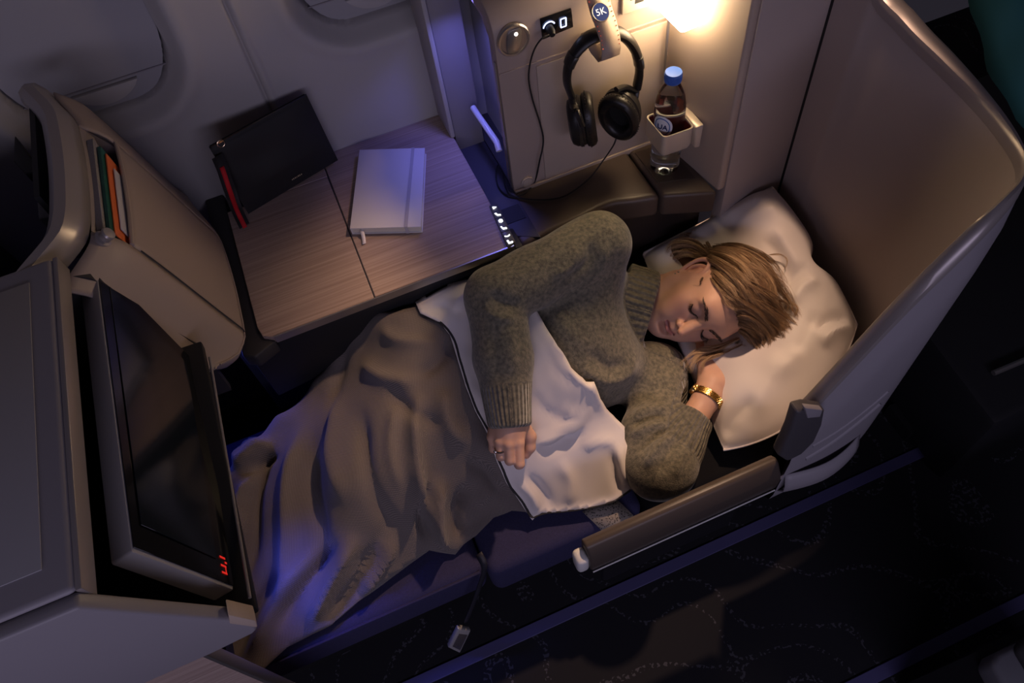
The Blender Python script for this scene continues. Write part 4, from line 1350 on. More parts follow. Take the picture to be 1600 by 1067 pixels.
for sg in (1, -1):
    hcone((sg * .050, .000, -.045), (sg * .012, .070, -.080), .017, .016, .03)      # jaw line
    hcone((sg * .060, .010, .000), (sg * .050, .000, -.045), .012, .016, .03)
    hell((sg * .040, .058, -.012), (.022, .024, .024), .03)                          # cheek
    hell((sg * .028, .070, -.048), (.018, .020, .020), .03)
hell((0, .076, -.081), (.019, .018, .016), .025)                                      # chin
hcone((-.034, .080, .042), (.034, .080, .042), .011, .011, .03)                       # brow ridge
for sg in (1, -1):
    hell((sg * .031, .108, .020), (.021, .022, .015), .020, True)                    # socket
    hell((sg * .031, .0745, .0195), (.0165, .0165, .0140), .007)                      # closed lid
hcone((0, .086, .036), (0, .103, -.006), .0090, .0085, .016)                         # nose bridge
hcone((0, .103, -.004), (0, .113, -.017), .0074, .0088, .010)                        # tip
for sg in (1, -1):
    hell((sg * .0125, .0995, -.0210), (.0064, .0090, .0068), .006)
    hell((sg * .0060, .1030, -.0300), (.0036, .0060, .0042), .004, True)             # nostril
hcone((0, .088, -.032), (0, .092, -.042), .0075, .008, .016)                         # philtrum
# lips
for (s0_, s1_, f0, f1, u0_, u1_, r) in ((0, .020, .0935, .084, -.0455, -.0490, .0052), (0, -.020, .0935, .084, -.0455, -.0490, .0052), (0, .018, .0925, .083, -.0570, -.0515, .0062), (0, -.018, .0925, .083, -.0570, -.0515, .0062)):
    hcone((s0_, f0, u0_), (s1_, f1, u1_), r, r * .55, .007)
for (s0_, s1_) in ((0, .021), (0, -.021)):
    p, q_ = HP(s0_, .1005, -.0508), HP(s1_, .0895, -.0500)
    sk.cut((lambda p, q_: (lambda P: np.linalg.norm(P - p.astype(np.float32) - np.clip(((P - p.astype(np.float32)) @ (q_ - p).astype(np.float32)) / float((q_ - p) @ (q_ - p)), 0, 1)[..., None] * (q_ - p).astype(np.float32), axis=-1) - .0020))(p, q_), np.minimum(p, q_) - .003, np.maximum(p, q_) + .003, .003)
hell((0, .090, -.067), (.016, .010, .006), .010, True)                               # fold above the chin
# ears
for sg in (1, -1):
    O = lambda f_, u__, out: (sg * (.0665 + out), f_, u__)
    ear = [O(.010, .006, .002), O(.014, .020, .004), O(.006, .034, .008), O(-.010, .037, .012), O(-.022, .026, .016), O(-.024, .008, .016), O(-.017, -.010, .013), O(-.008, -.026, .009), O(.003, -.033, .006), O(.009, -.026, .003), O(.009, -.014, .002)]
    es = spline(ear, 34)
    for i in range(len(es) - 1):
        hcone(es[i], es[i + 1], .0042, .0042, .003)
    hell((sg * .0700, -.006, .008), (.0055, .016, .024), .004)
    hell((sg * .0785, -.001, .002), (.0075, .0095, .0125), .004, True)               # concha
    hell((sg * .0795, -.006, .024), (.0055, .0050, .0075), .004, True)
    anti = spline([O(-.002, .030, .0085), O(-.010, .018, .0105), O(-.011, .002, .0105), O(-.004, -.012, .0075)], 12)
    for i in range(len(anti) - 1):
        hcone(anti[i], anti[i + 1], .0030, .0030, .003)
    hell((sg * .0690, .010, .000), (.0045, .0040, .0065), .003)                      # tragus
    hell((sg * .0715, .001, -.029), (.0045, .0075, .0095), .004)                    # lobe

# ---- right hand holding the sheet: back of the hand up, fingers curled over the hem
MCP = [onz(769, 683, .570), onz(781, 690, .573), onz(795, 694, .574), onz(811, 692, .568)]
PIPJ = [onz(771, 700, .552), onz(783, 712, .554), onz(797, 719, .552), onz(812, 725, .545)]
hb0 = [onz(775, 662, .574), onz(786, 662, .578), onz(798, 662, .578), onz(812, 662, .574)]
sk.cone(WRR, onz(795, 670, .574), .026, .026, .012)
for i in range(4):
    sk.cone(hb0[i], MCP[i], .0125, .0096, .008)
    d1 = PIPJ[i] - MCP[i]
    dip = PIPJ[i] + np.array([.000, .010, -.024])
    tip = dip + np.array([.002, .016, -.006])
    rr_ = [.0078, .0084, .0086, .0086][i]
    sk.cone(MCP[i], PIPJ[i], rr_ * 1.06, rr_, .0025)
    sk.cone(PIPJ[i], dip, rr_, rr_ * .9, .003)
    sk.cone(dip, tip, rr_ * .9, rr_ * .75, .003)
th0, th1, th2, th3 = onz(817, 668, .556), onz(828, 682, .542), onz(828, 699, .528), onz(822, 710, .518)
sk.cone(th0, th1, .014, .0115, .010); sk.cone(th1, th2, .011, .0098, .004); sk.cone(th2, th3, .0095, .008, .004)
# ---- left hand under the cheek: palm up on the pillow, fingers under the head
PLM = onz(1128, 580, .440)
sk.cone(WRL, onz(1112, 603, .440), .026, .026, .010)
kn = [onz(1098, 566, .452), onz(1117, 557, .452), onz(1135, 552, .450), onz(1152, 552, .446)]
for i, k_ in enumerate(kn):
    base_ = onz(1104 + 9 * i, 598 - 1 * i, .442)
    sk.cone(base_, k_, .0145, .0125, .016)
    fd_ = (k_ - base_); fd_ /= np.linalg.norm(fd_)
    L_ = [.030, .036, .036, .028][i]
    m1 = k_ + fd_ * L_ + np.array([.004, .004, -.002]); m2 = m1 + fd_ * L_ * .7 + np.array([0, .004, -.006]); m3 = m2 + fd_ * L_ * .5 + np.array([0, 0, -.008])
    sk.cone(k_, m1, .0098, .0090, .005); sk.cone(m1, m2, .0088, .0082, .003); sk.cone(m2, m3, .0080, .0068, .003)
t0_, t1_, t2_ = onz(1140, 596, .442), onz(1158, 570, .446), onz(1170, 552, .446)
sk.cone(t0_, t1_, .0130, .0105, .012); sk.cone(t1_, t2_, .0100, .0085, .004)

SV, SF = sk.mesh()
vol = np.einsum('ij,ij->i', SV[SF[:, 0]], np.cross(SV[SF[:, 1]], SV[SF[:, 2]])).sum()
if vol < 0:
    SF = SF[:, ::-1]
FLIP = vol < 0
SV = relax(SV, SF, 1, .3)
M_SKIN = mat('skin', (.60, .36, .26), .48, spec=.35, sss=.12)
body = np_mesh('body', SV, SF, M_SKIN, PER)
# skin colouring: lips, cheek blush, lids, ear
L = ((SV - HEAD_T) @ HA.T) / HK
col = np.tile(np.array([.62, .375, .275]), (len(SV), 1))
def blob(c, r):
    return np.exp(-(((L - np.array(c)) / np.array(r)) ** 2).sum(1))
def mixc(w, c):
    global col
    col = col * (1 - w[:, None]) + np.array(c) * w[:, None]
for sg in (1, -1):
    mixc(.45 * blob((sg * .042, .070, -.014), (.022, .03, .020)), (.60, .27, .22))
    mixc(.45 * blob((sg * .031, .088, .020), (.020, .02, .010)), (.42, .26, .24))
    mixc(.55 * blob((sg * .075, -.005, .006), (.02, .03, .045)) * (np.abs(L[:, 0]) > .070), (.64, .30, .25))
mixc(.30 * blob((0, .113, -.018), (.014, .014, .012)), (.62, .30, .22))
lipw = smoothstep(.0215, .017, np.abs(L[:, 0])) * smoothstep(.009, .0055, np.abs(L[:, 2] + .0508 - .10 * 0)) * (L[:, 1] > .078)
mixc(.80 * lipw, (.46, .17, .16))
mixc(.7 * smoothstep(.0015, .0003, np.abs(L[:, 2] + .0505)) * smoothstep(.0215, .019, np.abs(L[:, 0])) * (L[:, 1] > .075), (.22, .06, .06))
at = body.data.attributes.new('tint', 'FLOAT_COLOR', 'POINT')
at.data.foreach_set('color', np.hstack([col, np.ones((len(col), 1))]).astype(np.float32).ravel())
nt = M_SKIN.node_tree
an_ = nt.nodes.new('ShaderNodeAttribute'); an_.attribute_name = 'tint'
nt.links.new(an_.outputs['Color'], nt.nodes['Principled BSDF'].inputs['Base Color'])

# ---- sweater
sw_ = Field((.02, .37, .352), (.60, .93, .775), .0035)
sw_.cone(TA, TB, .130, .102, .02)
sw_.cone(TA + [.03, .03, .04], SHR, .095, .058, .05)
sw_.cone(TA + [.04, -.05, -.025], SHL, .072, .050, .04)
sw_.cone(SHR + [.0, .0, -.02], COLA + [-.012, .02, -.005], .045, .048, .03)
sw_.cone(TA + [.05, -.05, -.005], TA + [-.06, -.055, -.01], .070, .060, .05)
sw_.cone(TA, COLA, .100, .045, .03)
TORSO_D = sw_.d.copy()
sw_.cone(SHR, ELR, .0600, .0560, .012)
sw_.cone(ELR, lerp(ELR, WRR, .5), .0550, .0510, .012).cone(lerp(ELR, WRR, .5), WRR + (WRR - ELR) * .05, .0510, .0365, .010)
sw_.cone(SHL, ELL, .060, .061, .030)
CUL = lerp(ELL, WRL, .70)
sw_.cone(ELL, lerp(ELL, WRL, .30), .060, .050, .015).cone(lerp(ELL, WRL, .30), CUL, .050, .0375, .012)
# elbow slack of the lower sleeve
sw_.cone(onz(1000, 672, .440), onz(1020, 735, .425), .035, .045, .030)
# turtleneck: folded tube round the neck
cax = COLB - COLA; cl = np.linalg.norm(cax); cax /= cl
def collar(P):
    r_ = P - COLA.astype(np.float32)
    h_ = r_ @ cax.astype(np.float32)
    rad_ = np.linalg.norm(r_ - h_[..., None] * cax.astype(np.float32), axis=-1)
    R0 = .0830 - .12 * np.clip(h_ - .030, 0, 1) + .10 * np.clip(.012 - h_, 0, 1)
    dx = np.abs(rad_ - R0) - .0075
    dh = np.abs(h_ - (cl * .38)) - .025
    return np.minimum(np.maximum(dx, dh), 0) + np.hypot(np.maximum(dx, 0), np.maximum(dh, 0)) - .006
sw_.union(collar, COLA - .1, COLB + .1, .012)
sw_.ell(HP(0, .030, -.005), HA, np.array([.066, .068, .098]) * HK, .004, True)
sw_.ell(HP(0, .055, -.060), HA, np.array([.036, .038, .036]) * HK, .004, True)
def cut_end(o_, d_, r_):
    d_ = (d_ / np.linalg.norm(d_)).astype(np.float32); o_ = o_.astype(np.float32)
    def fn(P):
        q_ = P - o_; h_ = q_ @ d_
        return np.maximum(-h_, np.linalg.norm(q_ - h_[..., None] * d_, axis=-1) - r_)
    sw_.cut(fn, o_ - .07, o_ + .07, .004)
cut_end(WRR + (WRR - ELR) * .06, WRR - ELR, .06)
cut_end(CUL + (WRL - ELL) * .02, WRL - ELL, .043)
SWV, SWF = sw_.mesh()
if FLIP:
    SWF = SWF[:, ::-1]
SWV = relax(SWV, SWF, 2, .5)
SN = vnormals(SWV, SWF)
sfold = [([(763, 455), (786, 471), (817, 478)], 9, -.007), ([(748, 475), (775, 495), (812, 500)], 9, .005), ([(793, 505), (800, 545), (797, 590)], 8, .005), ([(770, 500), (775, 560), (785, 610)], 9, -.004),
         ([(948, 372), (938, 420), (900, 455)], 8, .006), ([(925, 372), (918, 410), (880, 440)], 7, -.007), ([(968, 385), (960, 430), (925, 460)], 9, -.004), ([(905, 380), (893, 415), (860, 435)], 7, .005),
         ([(998, 545), (982, 582), (945, 595), (900, 568)], 11, .009), ([(985, 560), (955, 575), (915, 545)], 11, -.007), ([(1010, 585), (985, 612), (940, 615)], 9, -.005),
         ([(1048, 640), (1012, 640), (984, 655)], 7, .008), ([(1046, 650), (1014, 654), (984, 668)], 5, -.008), ([(1048, 660), (1015, 668), (982, 684)], 6, .009), ([(1050, 668), (1018, 686), (990, 708)], 6, -.008), ([(1055, 675), (1028, 700), (1006, 735)], 6, .009), ([(1062, 682), (1042, 712), (1030, 748)], 6, -.007), ([(1072, 690), (1062, 720), (1055, 752)], 7, .005), ([(860, 480), (890, 520), (930, 545)], 12, .004), ([(850, 390), (830, 420), (800, 440)], 10, .003),
         ([(1005, 600), (1040, 590), (1080, 580)], 10, .004), ([(880, 500), (920, 480), (960, 440)], 12, -.003)]
fac = np.clip(((CAM - SWV) * SN).sum(1) / np.linalg.norm(CAM - SWV, axis=1) * 2, 0, 1)
SWV = SWV + SN * (folds_px(SWV, sfold) * fac)[:, None]
SWV = SWV + SN * (.0022 * noise2(SWV[:, 0] * 38 + SWV[:, 2] * 20, SWV[:, 1] * 38 - SWV[:, 2] * 15, 5))[:, None]
M_KNIT = mat('olive_grey_knit', (.20, .175, .125), .92, sheen=.35)
swo = np_mesh('sweater', SWV, SWF, M_KNIT, PER)
def ribs(axis_o, axis_d, n, refv, lo_h, hi_h, rmax):
    d_ = axis_d / np.linalg.norm(axis_d)
    e1 = refv - d_ * (refv @ d_); e1 /= np.linalg.norm(e1); e2 = np.cross(d_, e1)
    r_ = SWV - axis_o; h_ = r_ @ d_
    a = np.arctan2(r_ @ e2, r_ @ e1)
    rad_ = np.linalg.norm(r_ - h_[:, None] * d_, axis=1)
    return a * n, (smoothstep(lo_h - .006, lo_h + .006, h_) * (h_ < hi_h) * (rad_ < rmax))
dn = np.array([0, .6, -.8])
ph = np.zeros(len(SWV)); mk = np.zeros(len(SWV))
for (o_, d_, n_, lo_h, hi_h, rm) in ((COLA, cax, 46, cl * .38 - .034, .2, .100), (WRR, WRR - ELR, 34, -.055, .06, .05), (CUL, WRL - ELL, 36, -.075, .06, .058)):
    p_, m_ = ribs(o_, d_, n_, dn, lo_h, hi_h, rm)
    ph = np.where(m_ > mk, p_, ph); mk = np.maximum(mk, m_)
for nm_, dat in (('rib_phase', ph), ('rib_mask', mk)):
    at = swo.data.attributes.new(nm_, 'FLOAT', 'POINT')
    at.data.foreach_set('value', dat.astype(np.float32))
nt = M_KNIT.node_tree; bs_ = nt.nodes['Principled BSDF']; Lk = nt.links.new
def node(t, **kw):
    n = nt.nodes.new(t)
    for k_, v_ in kw.items(): setattr(n, k_, v_)
    return n
ap, am = node('ShaderNodeAttribute', attribute_name='rib_phase'), node('ShaderNodeAttribute', attribute_name='rib_mask')
sn_ = node('ShaderNodeMath', operation='SINE'); Lk(ap.outputs['Fac'], sn_.inputs[0])
mu = node('ShaderNodeMath', operation='MULTIPLY'); Lk(sn_.outputs[0], mu.inputs[0]); Lk(am.outputs['Fac'], mu.inputs[1])
tcn = [n for n in nt.nodes if n.type == 'TEX_COORD'][0]
nz1 = node('ShaderNodeTexNoise'); nz1.inputs['Scale'].default_value = 420; nz1.inputs['Detail'].default_value = 3
nz2 = node('ShaderNodeTexNoise'); nz2.inputs['Scale'].default_value = 150; nz2.inputs['Detail'].default_value = 6
for n in (nz1, nz2): Lk(tcn.outputs['Object'], n.inputs['Vector'])
m2_ = node('ShaderNodeMath', operation='MULTIPLY_ADD'); Lk(mu.outputs[0], m2_.inputs[0]); m2_.inputs[1].default_value = 1.9; Lk(nz1.outputs['Fac'], m2_.inputs[2])
bpn = node('ShaderNodeBump'); bpn.inputs['Strength'].default_value = .7; bpn.inputs['Distance'].default_value = .0016
Lk(m2_.outputs[0], bpn.inputs['Height']); Lk(bpn.outputs[0], bs_.inputs['Normal'])
cr_ = node('ShaderNodeValToRGB')
cr_.color_ramp.elements[0].position, cr_.color_ramp.elements[0].color = .32, (.085, .082, .062, 1)
cr_.color_ramp.elements[1].position, cr_.color_ramp.elements[1].color = .70, (.225, .200, .142, 1)
Lk(nz2.outputs['Fac'], cr_.inputs[0]); Lk(cr_.outputs[0], bs_.inputs['Base Color'])

# ---- brows, lashes, earring, ring, watch
def surf_f(s_, u__):
    """front of the face (f coordinate) at head coordinates s, u"""
    m = (np.abs(L[:, 0] - s_) < .0035) & (np.abs(L[:, 2] - u__) < .0035) & (L[:, 1] > .02)
    return L[m, 1].max() if m.any() else .08
rng = random.Random(7)
M_BROW = mat('brow_brown', (.055, .035, .025), .7)
for sg in (1, -1):
    mbw = MB()
    for k_ in range(150):
        t = rng.random()
        s_ = .011 + t * .042
        u__ = .0385 + .009 * math.sin(min(1, t * 1.25) * 1.5) - .010 * max(0, t - .62)
        w_ = (.0052 if t < .55 else .0052 * (1 - t) / .45 + .0006)
        u__ += (rng.random() - .5) * 2 * w_ * .75
        f_ = surf_f(sg * s_, u__) + .0004
        ds, du = .0052, .0022 * (1 - t * 1.3)
        f2 = surf_f(sg * (s_ + ds), u__ + du) + .0010
        mbw.tube([HP(sg * s_, f_, u__), HP(sg * (s_ + ds * .5), max(f_, f2) + .0003, u__ + du * .6), HP(sg * (s_ + ds), f2, u__ + du)], [.00038, .00034, .00010], 4)
    o = build('eyebrow', mbw, M_BROW, PER, fixn=False)
    mbl = MB()
    ln = []
    for k_ in range(44):
        t = k_ / 43
        s_ = .0165 + t * .030
        u__ = .0195 - .0085 * math.sin(math.pi * min(1, t * 1.02)) * 1.0 - .0020 * t
        f_ = surf_f(sg * s_, u__)
        ln.append(HP(sg * s_, f_ + .0002, u__))
        lg_ = .0034 + .0024 * t
        mbl.tube([HP(sg * s_, f_, u__), HP(sg * (s_ + .001 + .002 * t), f_ + lg_ * .55, u__ - lg_ * .65), HP(sg * (s_ + .002 + .004 * t), f_ + lg_ * .95, u__ - lg_ * .75)], [.00034, .00026, .00008], 4)
    mbl.tube(ln, .00085, 5)
    build('eyelashes', mbl, mat('lash_black', (.014, .010, .009), .7), PER, fixn=False)
ep = HP(.0765, .002, -.030)
er = build('earring', MB().lathe([(.0005, -.0028), (.0019, -.0019), (.0027, 0), (.0019, .0019), (.0005, .0028)], ep, HS, 12), M_CHROME, PER)
ep2 = HP(.0755, .005, -.037)
build('earring', MB().lathe([(.0005, -.0026), (.0017, -.0018), (.0024, 0), (.0017, .0018), (.0005, .0026)], ep2, HS, 12), M_CHROME, PER)
rg_ax = PIPJ[1] - MCP[1]; rg_c = lerp(MCP[1], PIPJ[1], .62)
rgo = build('finger_ring', MB().lathe([(.0108, -.0014), (.0116, 0), (.0108, .0014)], rg_c, rg_ax, 24), M_CHROME, PER)
build('ring_stone', MB().lathe([(.0022, 0), (.0026, .0012), (.0014, .0026), (.0004, .0030)], rg_c + np.array([-.0098, 0, .0055]), (-.8, 0, .6), 8), M_CHROME, rgo)
# gold bracelet watch on the left wrist
wa = onz(1104, 622, .438); wdir = WRL - ELL; wdir /= np.linalg.norm(wdir)
wt = build('wristwatch', MB().lathe([(.0292, -.0070), (.0302, -.0062), (.0302, .0062), (.0292, .0070)], wa, wdir, 40, sx=1.0, sy=1.0, caps=False), mat('watch_gold', (.62, .40, .14), .28, metal=1.0), PER)
wt['label'] = 'gold bracelet watch on the wrist'
e1 = np.array([0, 0, 1.0]) - wdir * wdir[2]; e1 /= np.linalg.norm(e1); e2 = np.cross(wdir, e1)
base_link = None
for ring_i, hh in enumerate((-.0050, -.0017, .0017, .0050)):
    for k_ in range(36):
        a = 2 * math.pi * (k_ + .5 * (ring_i % 2)) / 36
        if math.cos(a) < -.25:
            continue
        n_ = math.cos(a) * e1 + math.sin(a) * e2
        t_ = -math.sin(a) * e1 + math.cos(a) * e2
        p = wa + wdir * hh + n_ * .0306
        if base_link is None or True:
            lk_ = MB().hexa([p - t_ * .0021 - wdir * .00145, p + t_ * .0021 - wdir * .00145, p + t_ * .0021 + wdir * .00145, p - t_ * .0021 + wdir * .00145],
                            [p - t_ * .0015 - wdir * .0010 + n_ * .0011, p + t_ * .0015 - wdir * .0010 + n_ * .0011, p + t_ * .0015 + wdir * .0010 + n_ * .0011, p - t_ * .0015 + wdir * .0010 + n_ * .0011])
            build('link', lk_, MATS['watch_gold'], wt, smooth=False)
ac = math.radians(-72)
n_ = math.cos(ac) * e1 + math.sin(ac) * e2
build('watch_case', MB().lathe([(.0105, -.003), (.0112, 0), (.0105, .0032), (.0005, .0034)], wa + n_ * .0306, n_, 28), MATS['watch_gold'], wt)
# ================================================================== blanket with white lining
def cp(px, py, z): return onz(px, py, z)
ctrl = []
sil = [(635, 480, .640), (600, 487, .630), (560, 507, .595), (522, 552, .550), (490, 592, .525), (432, 650, .495), (382, 702, .475), (352, 735, .462)]
for px, py, z in sil:
    p = cp(px, py, z)
    ctrl.append(p)
    ctrl.append([p[0], p[1] + .022, z - .07]); ctrl.append([p[0], p[1] + .045, .375])
    q_ = cp(px + 8, py + 26, z + .004); ctrl.append(q_)
for px, py, z in [(650, 560, .625), (600, 600, .600), (560, 640, .575), (620, 690, .575), (600, 775, .530), (560, 815, .505), (500, 740, .510), (450, 790, .475), (400, 850, .445), (420, 925, .420), (480, 930, .420), (560, 890, .440),
                  (620, 865, .420), (690, 856, .390), (640, 825, .450), (735, 825, .405), (700, 770, .470), (760, 775, .430), (740, 700, .530), (700, 620, .590), (740, 650, .560),
                  (340, 1067, .372), (420, 1036, .372), (500, 988, .372), (600, 930, .372), (680, 878, .376), (745, 838, .386), (830, 808, .376),
                  (660, 492, .635), (700, 515, .615), (718, 545, .603), (735, 610, .580), (750, 650, .555), (775, 690, .515), (790, 745, .455), (820, 790, .402), (832, 815, .375),
                  (705, 457, .650), (735, 440, .655), (800, 470, .628), (832, 482, .622), (860, 530, .590), (880, 560, .570), (925, 610, .528), (945, 640, .498), (975, 672, .462), (985, 710, .442), (997, 748, .412), (985, 775, .388), (920, 800, .374), (845, 808, .374),
                  (800, 560, .600), (830, 620, .565), (800, 640, .555), (860, 640, .540), (900, 680, .485), (850, 700, .490), (830, 740, .455), (900, 750, .418), (940, 720, .438)]:
    ctrl.append(cp(px, py, z))
for x, y, z in [(-.6, .60, .45), (-.85, .62, .47), (-.9, .47, .372), (-.6, .445, .372), (-.6, .76, .42), (-.6, .84, .372), (-.95, .80, .372), (-1.1, .6, .40), (-1.12, .8, .372), (-1.1, .46, .372), (.30, .86, .55), (.15, .89, .56), (.05, .90, .55)]:
    ctrl.append(np.array([x, y, z]))
H0 = TPS(ctrl, 2e-4)
def torso_top(x, y):
    P = np.stack([x, y], -1); a = TA[:2]; v = TB[:2] - a
    t = np.clip(((P - a) @ v) / (v @ v), 0, 1.0)
    d = np.linalg.norm(P - a - t[..., None] * v, axis=-1)
    r = .132 + (.102 - .132) * t
    zc = TA[2] + (TB[2] - TA[2]) * t
    h1 = np.where(d < r, zc + np.sqrt(np.maximum(r * r - d * d, 0)) + .014, 0)
    a, b = TA + [.05, -.05, -.005], TA + [-.06, -.055, -.01]
    v = (b - a)[:2]
    t = np.clip(((P - a[:2]) @ v) / (v @ v), 0, 1.0)
    d = np.linalg.norm(P - a[:2] - t[..., None] * v, axis=-1)
    r = .086 - .010 * t
    h2 = np.where(d < r, a[2] + (b[2] - a[2]) * t + np.sqrt(np.maximum(r * r - d * d, 0)) + .008, 0)
    return np.maximum(h1, h2)
def HH(x, y):
    h = np.maximum(H0(x, y), .366)
    return np.maximum(h, torso_top(x, y))
def land(px, py, lift=0):
    """where the ray of a pixel meets the cloth surface"""
    r = ray(px, py)
    ts = np.linspace((.75 - CAM[2]) / r[2], (.36 - CAM[2]) / r[2], 400)
    P = CAM + ts[:, None] * r
    d = P[:, 2] - HH(P[:, 0], P[:, 1]) - lift
    i = np.argmax(d < 0) if (d < 0).any() else len(ts) - 1
    return P[i]

def clear_torso(V, gap):
    for _ in range(30):
        i = np.clip(np.round((V - sw_.lo) / sw_.h).astype(int), 0, sw_.n - 1)
        d_ = TORSO_D[i[:, 0], i[:, 1], i[:, 2]]
        m = d_ < gap
        if not m.any():
            break
        V[m, 2] += .003
    return V
bl = thing('blanket', 'grey woven blanket with white lining folded back over the sleeper', 'blanket', (-.2, .6, .36))
piping_px = [(635, 479), (662, 494), (692, 508), (708, 528), (718, 560), (732, 605), (747, 645), (768, 685), (780, 722), (795, 757), (815, 785), (831, 812)]
pip = [land(*p) for p in piping_px]
bottom_px = [(826, 803), (800, 800), (772, 810), (745, 838), (725, 852), (712, 868), (695, 866), (672, 862), (640, 885), (600, 915), (555, 945), (520, 975), (490, 990), (450, 1012), (410, 1050), (372, 1070), (330, 1078)]
bot_w = [land(*p) for p in bottom_px]
outline = [p[:2] for p in pip] + [p[:2] for p in bot_w] + [np.array(q_) for q_ in ((-.62, .435), (-1.1, .44), (-1.12, .80), (-.80, .86), (-.50, .855))]
far = [(px, py) for px, py, z in sil][::-1]
for px, py, z in sil[::-1]:
    p = cp(px, py, z); outline.append(np.array([p[0] - .0, min(p[1] + .045, .915)]))
bfold = [([(655, 600), (648, 700), (655, 790), (640, 835)], 12, .010), ([(690, 600), (700, 660), (735, 700)], 14, .006), ([(600, 600), (640, 640), (700, 670)], 12, -.006), ([(560, 560), (600, 590), (660, 600)], 14, .006),
         ([(560, 620), (570, 720), (600, 800), (640, 850)], 14, -.008), ([(525, 600), (520, 700), (540, 800)], 14, .008), ([(700, 865), (680, 800), (690, 740)], 9, .014), ([(670, 850), (655, 800), (668, 745)], 7, -.012), ([(720, 850), (712, 800), (735, 755)], 9, -.010),
         ([(480, 650), (455, 740), (450, 850), (440, 950)], 13, .010), ([(500, 660), (490, 760), (500, 860), (480, 960)], 12, -.008), ([(430, 680), (400, 760), (395, 850), (380, 930)], 11, -.010), ([(400, 720), (375, 790), (380, 850)], 9, .012),
         ([(560, 830), (520, 900), (480, 980)], 11, .010), ([(600, 850), (560, 910), (510, 975)], 9, -.010), ([(620, 840), (590, 890), (560, 930)], 8, .008), ([(530, 840), (480, 910), (430, 990)], 11, -.009), ([(500, 850), (440, 930), (380, 1040)], 12, .008), ([(440, 880), (400, 950), (360, 1040)], 10, -.008),
         ([(430, 690), (400, 700), (362, 735)], 7, .010), ([(440, 710), (405, 725), (372, 760)], 6, -.008), ([(720, 720), (760, 740), (790, 780)], 9, -.006), ([(740, 790), (770, 760), (790, 740)], 9, .006),
         ([(700, 520), (690, 560), (650, 590)], 10, -.005), ([(590, 500), (620, 530), (690, 540)], 12, .005),
         ([(625, 800), (590, 850), (540, 905)], 10, -.003), ([(640, 700), (650, 760), (700, 850)], 10, .006), ([(545, 520), (520, 620), (505, 720)], 9, -.005), ([(620, 620), (610, 700), (625, 780)], 9, .005)]
M_BLK = mat('grey_woven_blanket', (.215, .190, .170), .9, sheen=.2)
nt = M_BLK.node_tree; bs_ = nt.nodes['Principled BSDF']; Lk = nt.links.new
tcn = [n for n in nt.nodes if n.type == 'TEX_COORD'][0]
hs_ = []
for rot in (22, -68):
    mp = nt.nodes.new('ShaderNodeMapping'); mp.inputs['Rotation'].default_value = (0, 0, math.radians(rot))
    wv3 = nt.nodes.new('ShaderNodeTexWave'); wv3.inputs['Scale'].default_value = 230 if rot > 0 else 150; wv3.inputs['Distortion'].default_value = .6; wv3.inputs['Detail'].default_value = 1
    Lk(tcn.outputs['Object'], mp.inputs[0]); Lk(mp.outputs[0], wv3.inputs['Vector']); hs_.append(wv3)
ml = nt.nodes.new('ShaderNodeMath'); ml.operation = 'MULTIPLY'
Lk(hs_[0].outputs['Fac'], ml.inputs[0]); Lk(hs_[1].outputs['Fac'], ml.inputs[1])
bpn = nt.nodes.new('ShaderNodeBump'); bpn.inputs['Strength'].default_value = .55; bpn.inputs['Distance'].default_value = .0012
Lk(ml.outputs[0], bpn.inputs['Height']); Lk(bpn.outputs[0], bs_.inputs['Normal'])
cr_ = nt.nodes.new('ShaderNodeValToRGB')
cr_.color_ramp.elements[0].color = (.115, .098, .092, 1); cr_.color_ramp.elements[1].color = (.30, .255, .232, 1)
Lk(ml.outputs[0], cr_.inputs[0]); Lk(cr_.outputs[0], bs_.inputs['Base Color'])
bo_, BV, BT = drape('outer_cloth', outline, lambda x, y: HH(x, y) + .004, .0065, M_BLK, bl, [(a, w * .95, h * (3.2 if a[0][1] > 790 or 640 < a[0][0] < 740 else 2.3)) for a, w, h in bfold], .004,
                    lambda V: .0035 * noise2(V[:, 0] * 22, V[:, 1] * 22, 11))

# white lining turned back over the hip and chest
sheet_px_r = [(640, 476), (668, 470), (700, 452), (735, 436), (780, 440), (812, 462), (833, 484), (852, 515), (872, 548), (893, 578), (915, 603), (928, 613), (937, 636), (958, 652), (976, 671), (976, 690), (984, 712), (995, 738), (997, 752), (988, 768), (960, 788), (920, 799), (880, 804), (848, 806), (838, 812), (833, 818)]
sheet = [land(*p) for p in sheet_px_r]
so_out = [p[:2] for p in sheet] + [p[:2] + np.array([-.004, 0]) for p in pip[::-1][1:-1]]
wfold = [([(868, 642), (905, 648), (935, 640)], 6, .006), ([(825, 695), (860, 684), (900, 662), (925, 648)], 6, .012), ([(835, 705), (870, 694), (915, 672)], 7, -.012), ([(850, 540), (870, 590), (905, 630)], 10, -.005), ([(880, 560), (915, 610), (945, 650)], 6, .006), ([(965, 690), (972, 730), (985, 760)], 6, .009),
         ([(955, 700), (962, 740), (970, 775)], 6, -.007), ([(800, 745), (830, 770), (842, 805)], 8, .008), ([(820, 740), (850, 770), (862, 800)], 8, -.006), ([(870, 715), (890, 750), (888, 795)], 12, .006), ([(905, 700), (935, 690), (968, 690)], 8, .006), ([(700, 490), (720, 470), (740, 465)], 8, .006), ([(665, 485), (700, 480), (725, 500)], 7, -.006),
         ([(745, 600), (760, 640), (775, 670)], 8, .006), ([(730, 520), (735, 560), (750, 610)], 7, -.005), ([(835, 610), (850, 640), (880, 660)], 9, -.006)]
